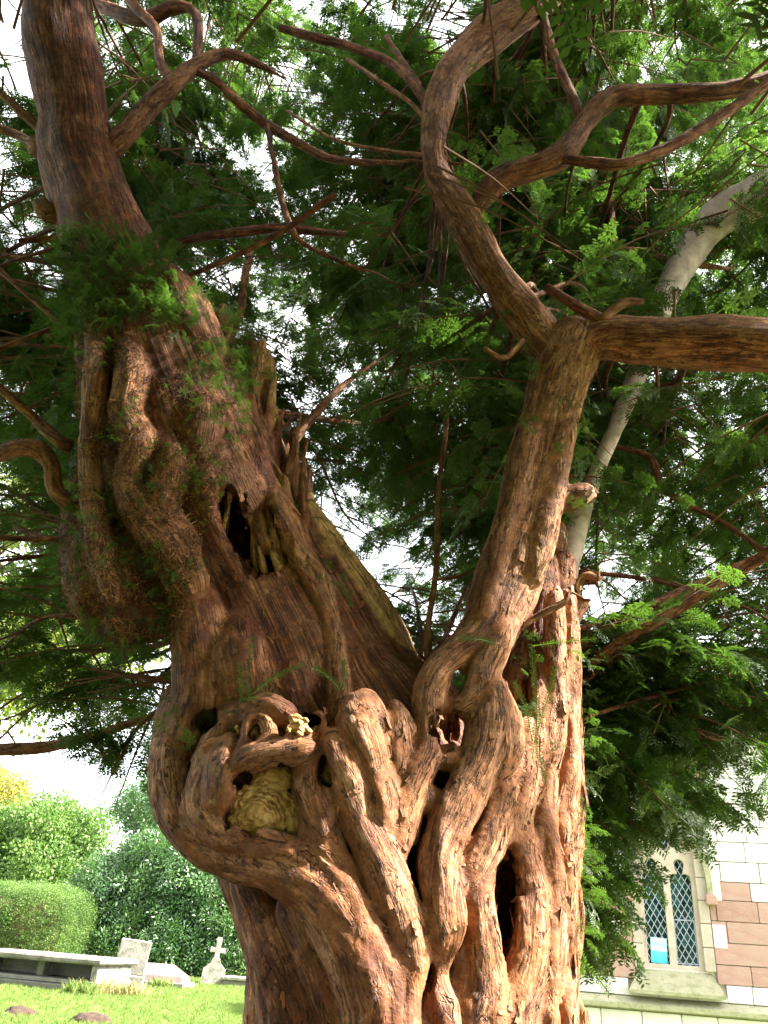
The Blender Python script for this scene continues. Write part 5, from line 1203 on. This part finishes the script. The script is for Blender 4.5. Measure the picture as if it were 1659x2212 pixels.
def came(x0, x1, z0, z1, nm):
    bm = bmesh.new(); w, h = .125, .205; bars = []
    for s in (-1, 1):
        c = -8
        while c < 30:                 # lines z = z0 + s*(x-x0)*h/w + c*h
            pts = []
            for xx in (x0, x1):
                zz = z0 + s * (xx - x0) * h / w + c * h; pts.append((xx, zz))
            (xa, za), (xb, zb) = pts; ta, tb = 0.0, 1.0; dz = zb - za
            for lim, sg in ((z0, 1), (z1, -1)):
                fa, fb = sg * (za - lim), sg * (zb - lim)
                if fa < 0 and fb < 0: ta = 2; break
                if fa < 0: ta = max(ta, fa / (fa - fb))
                if fb < 0: tb = min(tb, fa / (fa - fb))
            if ta < tb: bars.append((xa + (xb - xa) * ta, za + dz * ta, xa + (xb - xa) * tb, za + dz * tb))
            c += 1
    V, F = [], []
    for (xa, za, xb, zb) in bars:
        L = math.hypot(xb - xa, zb - za) + 1e-6; nx, nz_ = -(zb - za) / L * .007, (xb - xa) / L * .007; b = len(V)
        for yy in (.170, .186):
            V += [(xa + nx, yy, za + nz_), (xb + nx, yy, zb + nz_), (xb - nx, yy, zb - nz_), (xa - nx, yy, za - nz_)]
        F += [(b, b + 1, b + 2, b + 3), (b, b + 4, b + 5, b + 1), (b + 2, b + 6, b + 7, b + 3)]
    lo = link('lead_lattice', mesh(V, F), LEAD, win); lo['kind'] = 'stuff'
    pm = mesh([(0, .19, -h / 2), (w / 2, .19, 0), (0, .19, h / 2), (-w / 2, .19, 0)], [(0, 1, 2, 3)]); pm.materials.append(GLASS)
    r = 0; zz = z0
    while zz < z1 + h / 2:
        xx = x0 + (w / 2 if r % 2 == 0 else 0)
        while xx < x1 + w / 2 - .01:
            o = bpy.data.objects.new('pane', pm); COL.objects.link(o); o.parent = win; o.location = (xx, 0, zz); o.rotation_euler = (rnd.uniform(-.03, .03), 0, rnd.uniform(-.05, .05)); xx += w
        zz += h / 2; r += 1
came(-.36, .075, 1.47, 3.5, 0); came(.19, .625, 1.47, 3.5, 1); came(-.1, .37, 3.5, 4.3, 2)
link('casement_frame', boxes([(.20, .225, .165, .20, 1.50, 2.30), (.59, .615, .165, .20, 1.50, 2.30), (.225, .59, .165, .20, 1.50, 1.525), (.225, .59, .165, .20, 2.275, 2.30)]), plain('casement_paint', (.25, .29, .36), .6), win)
link('sill', mesh([(-.78, -.32, .96), (.98, -.32, .96), (.98, -.32, 1.02), (-.78, -.32, 1.02), (-.50, .12, 1.43), (.77, .12, 1.43), (.98, .1, .96), (-.78, .1, .96)], [(0, 1, 2, 3), (3, 2, 5, 4), (1, 6, 5, 2), (0, 3, 4, 7), (0, 7, 6, 1)]), MOSS, win)
# hood mould: pointed arch with a square label stop
A = []
c, hw = .135, .80
for s in (-1, 1):
    P = [(c + s * hw, 2.72)] + [(c - s * .28 + s * (hw + .28) * math.cos(a), 3.0 + (hw + .28) * 1.28 * math.sin(a)) for a in np.linspace(.0, 1.31, 9)]
    V, F = [], []
    for j, (x, zz) in enumerate(P):
        nx = s * .055; V += [(x - nx, -.02, zz - .03), (x - nx, -.16, zz - .02), (x + nx, -.13, zz + .05), (x + nx, -.02, zz + .06)]
        if j: b = 4 * j; F += [(b - 4 + q, b - 4 + (q + 1) % 4, b + (q + 1) % 4, b + q) for q in range(4)]
    link('hood_mould', mesh(V, F), MOSS, ch)
    link('label_stop', boxes([(c + s * hw - .10, c + s * hw + .10, -.22, -.015, 2.58, 2.76)], .015), PINK, ch)
# string course and plinth
link('string_course', mesh([(-2.2, -.30, .70), (6.5, -.30, .70), (6.5, -.30, .78), (-2.2, -.30, .78), (-2.2, .0, .895), (6.5, .0, .895), (6.5, .0, .62), (-2.2, 0, .62)], [(0, 1, 2, 3), (3, 2, 5, 4), (1, 6, 5, 2), (0, 3, 4, 7), (0, 7, 6, 1)]), MOSS, ch)
x = -2.1
while x < 6.0:
    w = rnd.uniform(.6, 1.1)
    for z0, z1 in ((-.05, .3), (.305, .66)): stone(x, x + w, z0, z1, 'p', .16)
    x += w
link('roof', mesh([(-2.3, -.35, 5.75), (7.2, -.35, 5.75), (7.2, 2.2, 6.7), (-2.3, 2.2, 6.7), (-2.3, -.35, 5.87), (7.2, -.35, 5.87), (7.2, 2.2, 6.85), (-2.3, 2.2, 6.85)], [(0, 3, 2, 1), (4, 5, 6, 7), (0, 1, 5, 4), (1, 2, 6, 5), (3, 0, 4, 7), (2, 3, 7, 6)]), plain('slate', (.16, .17, .19), .7), ch)
link('gable_end', mesh([(-2.09, .7, -.1), (-2.09, 5.0, -.1), (-2.09, 5.0, 5.6), (-2.09, 2.2, 6.6), (-2.09, .7, 5.8), (6.95, .7, -.1), (6.95, 5.0, -.1), (6.95, 5.0, 5.6), (6.95, 2.2, 6.6), (6.95, .7, 5.8)], [(0, 1, 2, 3, 4), (9, 8, 7, 6, 5), (1, 6, 7, 2)]), PALE, ch)
t = NT('poster_print'); tc = t.add('ShaderNodeTexCoord').outputs['Object']; sx = t.add('ShaderNodeSeparateXYZ'); t.con(tc, sx.inputs[0])
POST = t.done(t.ramp(t.math('DIVIDE', sx.outputs[2], .45), [(0, (.05, .42, .55)), (.45, (.12, .62, .66)), (.52, (.55, .85, .85)), (.75, (.30, .75, .75)), (.85, (.45, .8, .8))]), .5)
po = link('poster', boxes([(-.155, .155, -.002, .002, 0, .45)]), POST); tag(po, 'turquoise paper notice propped inside the church window', 'poster')
po.matrix_world = Matrix.Translation((O_[0], O_[1], 0)) @ Matrix.Rotation(math.radians(-14), 4, 'Z') @ Matrix.Translation((-.14, .150, 1.49)) @ Matrix.Rotation(math.radians(3), 4, 'Y')
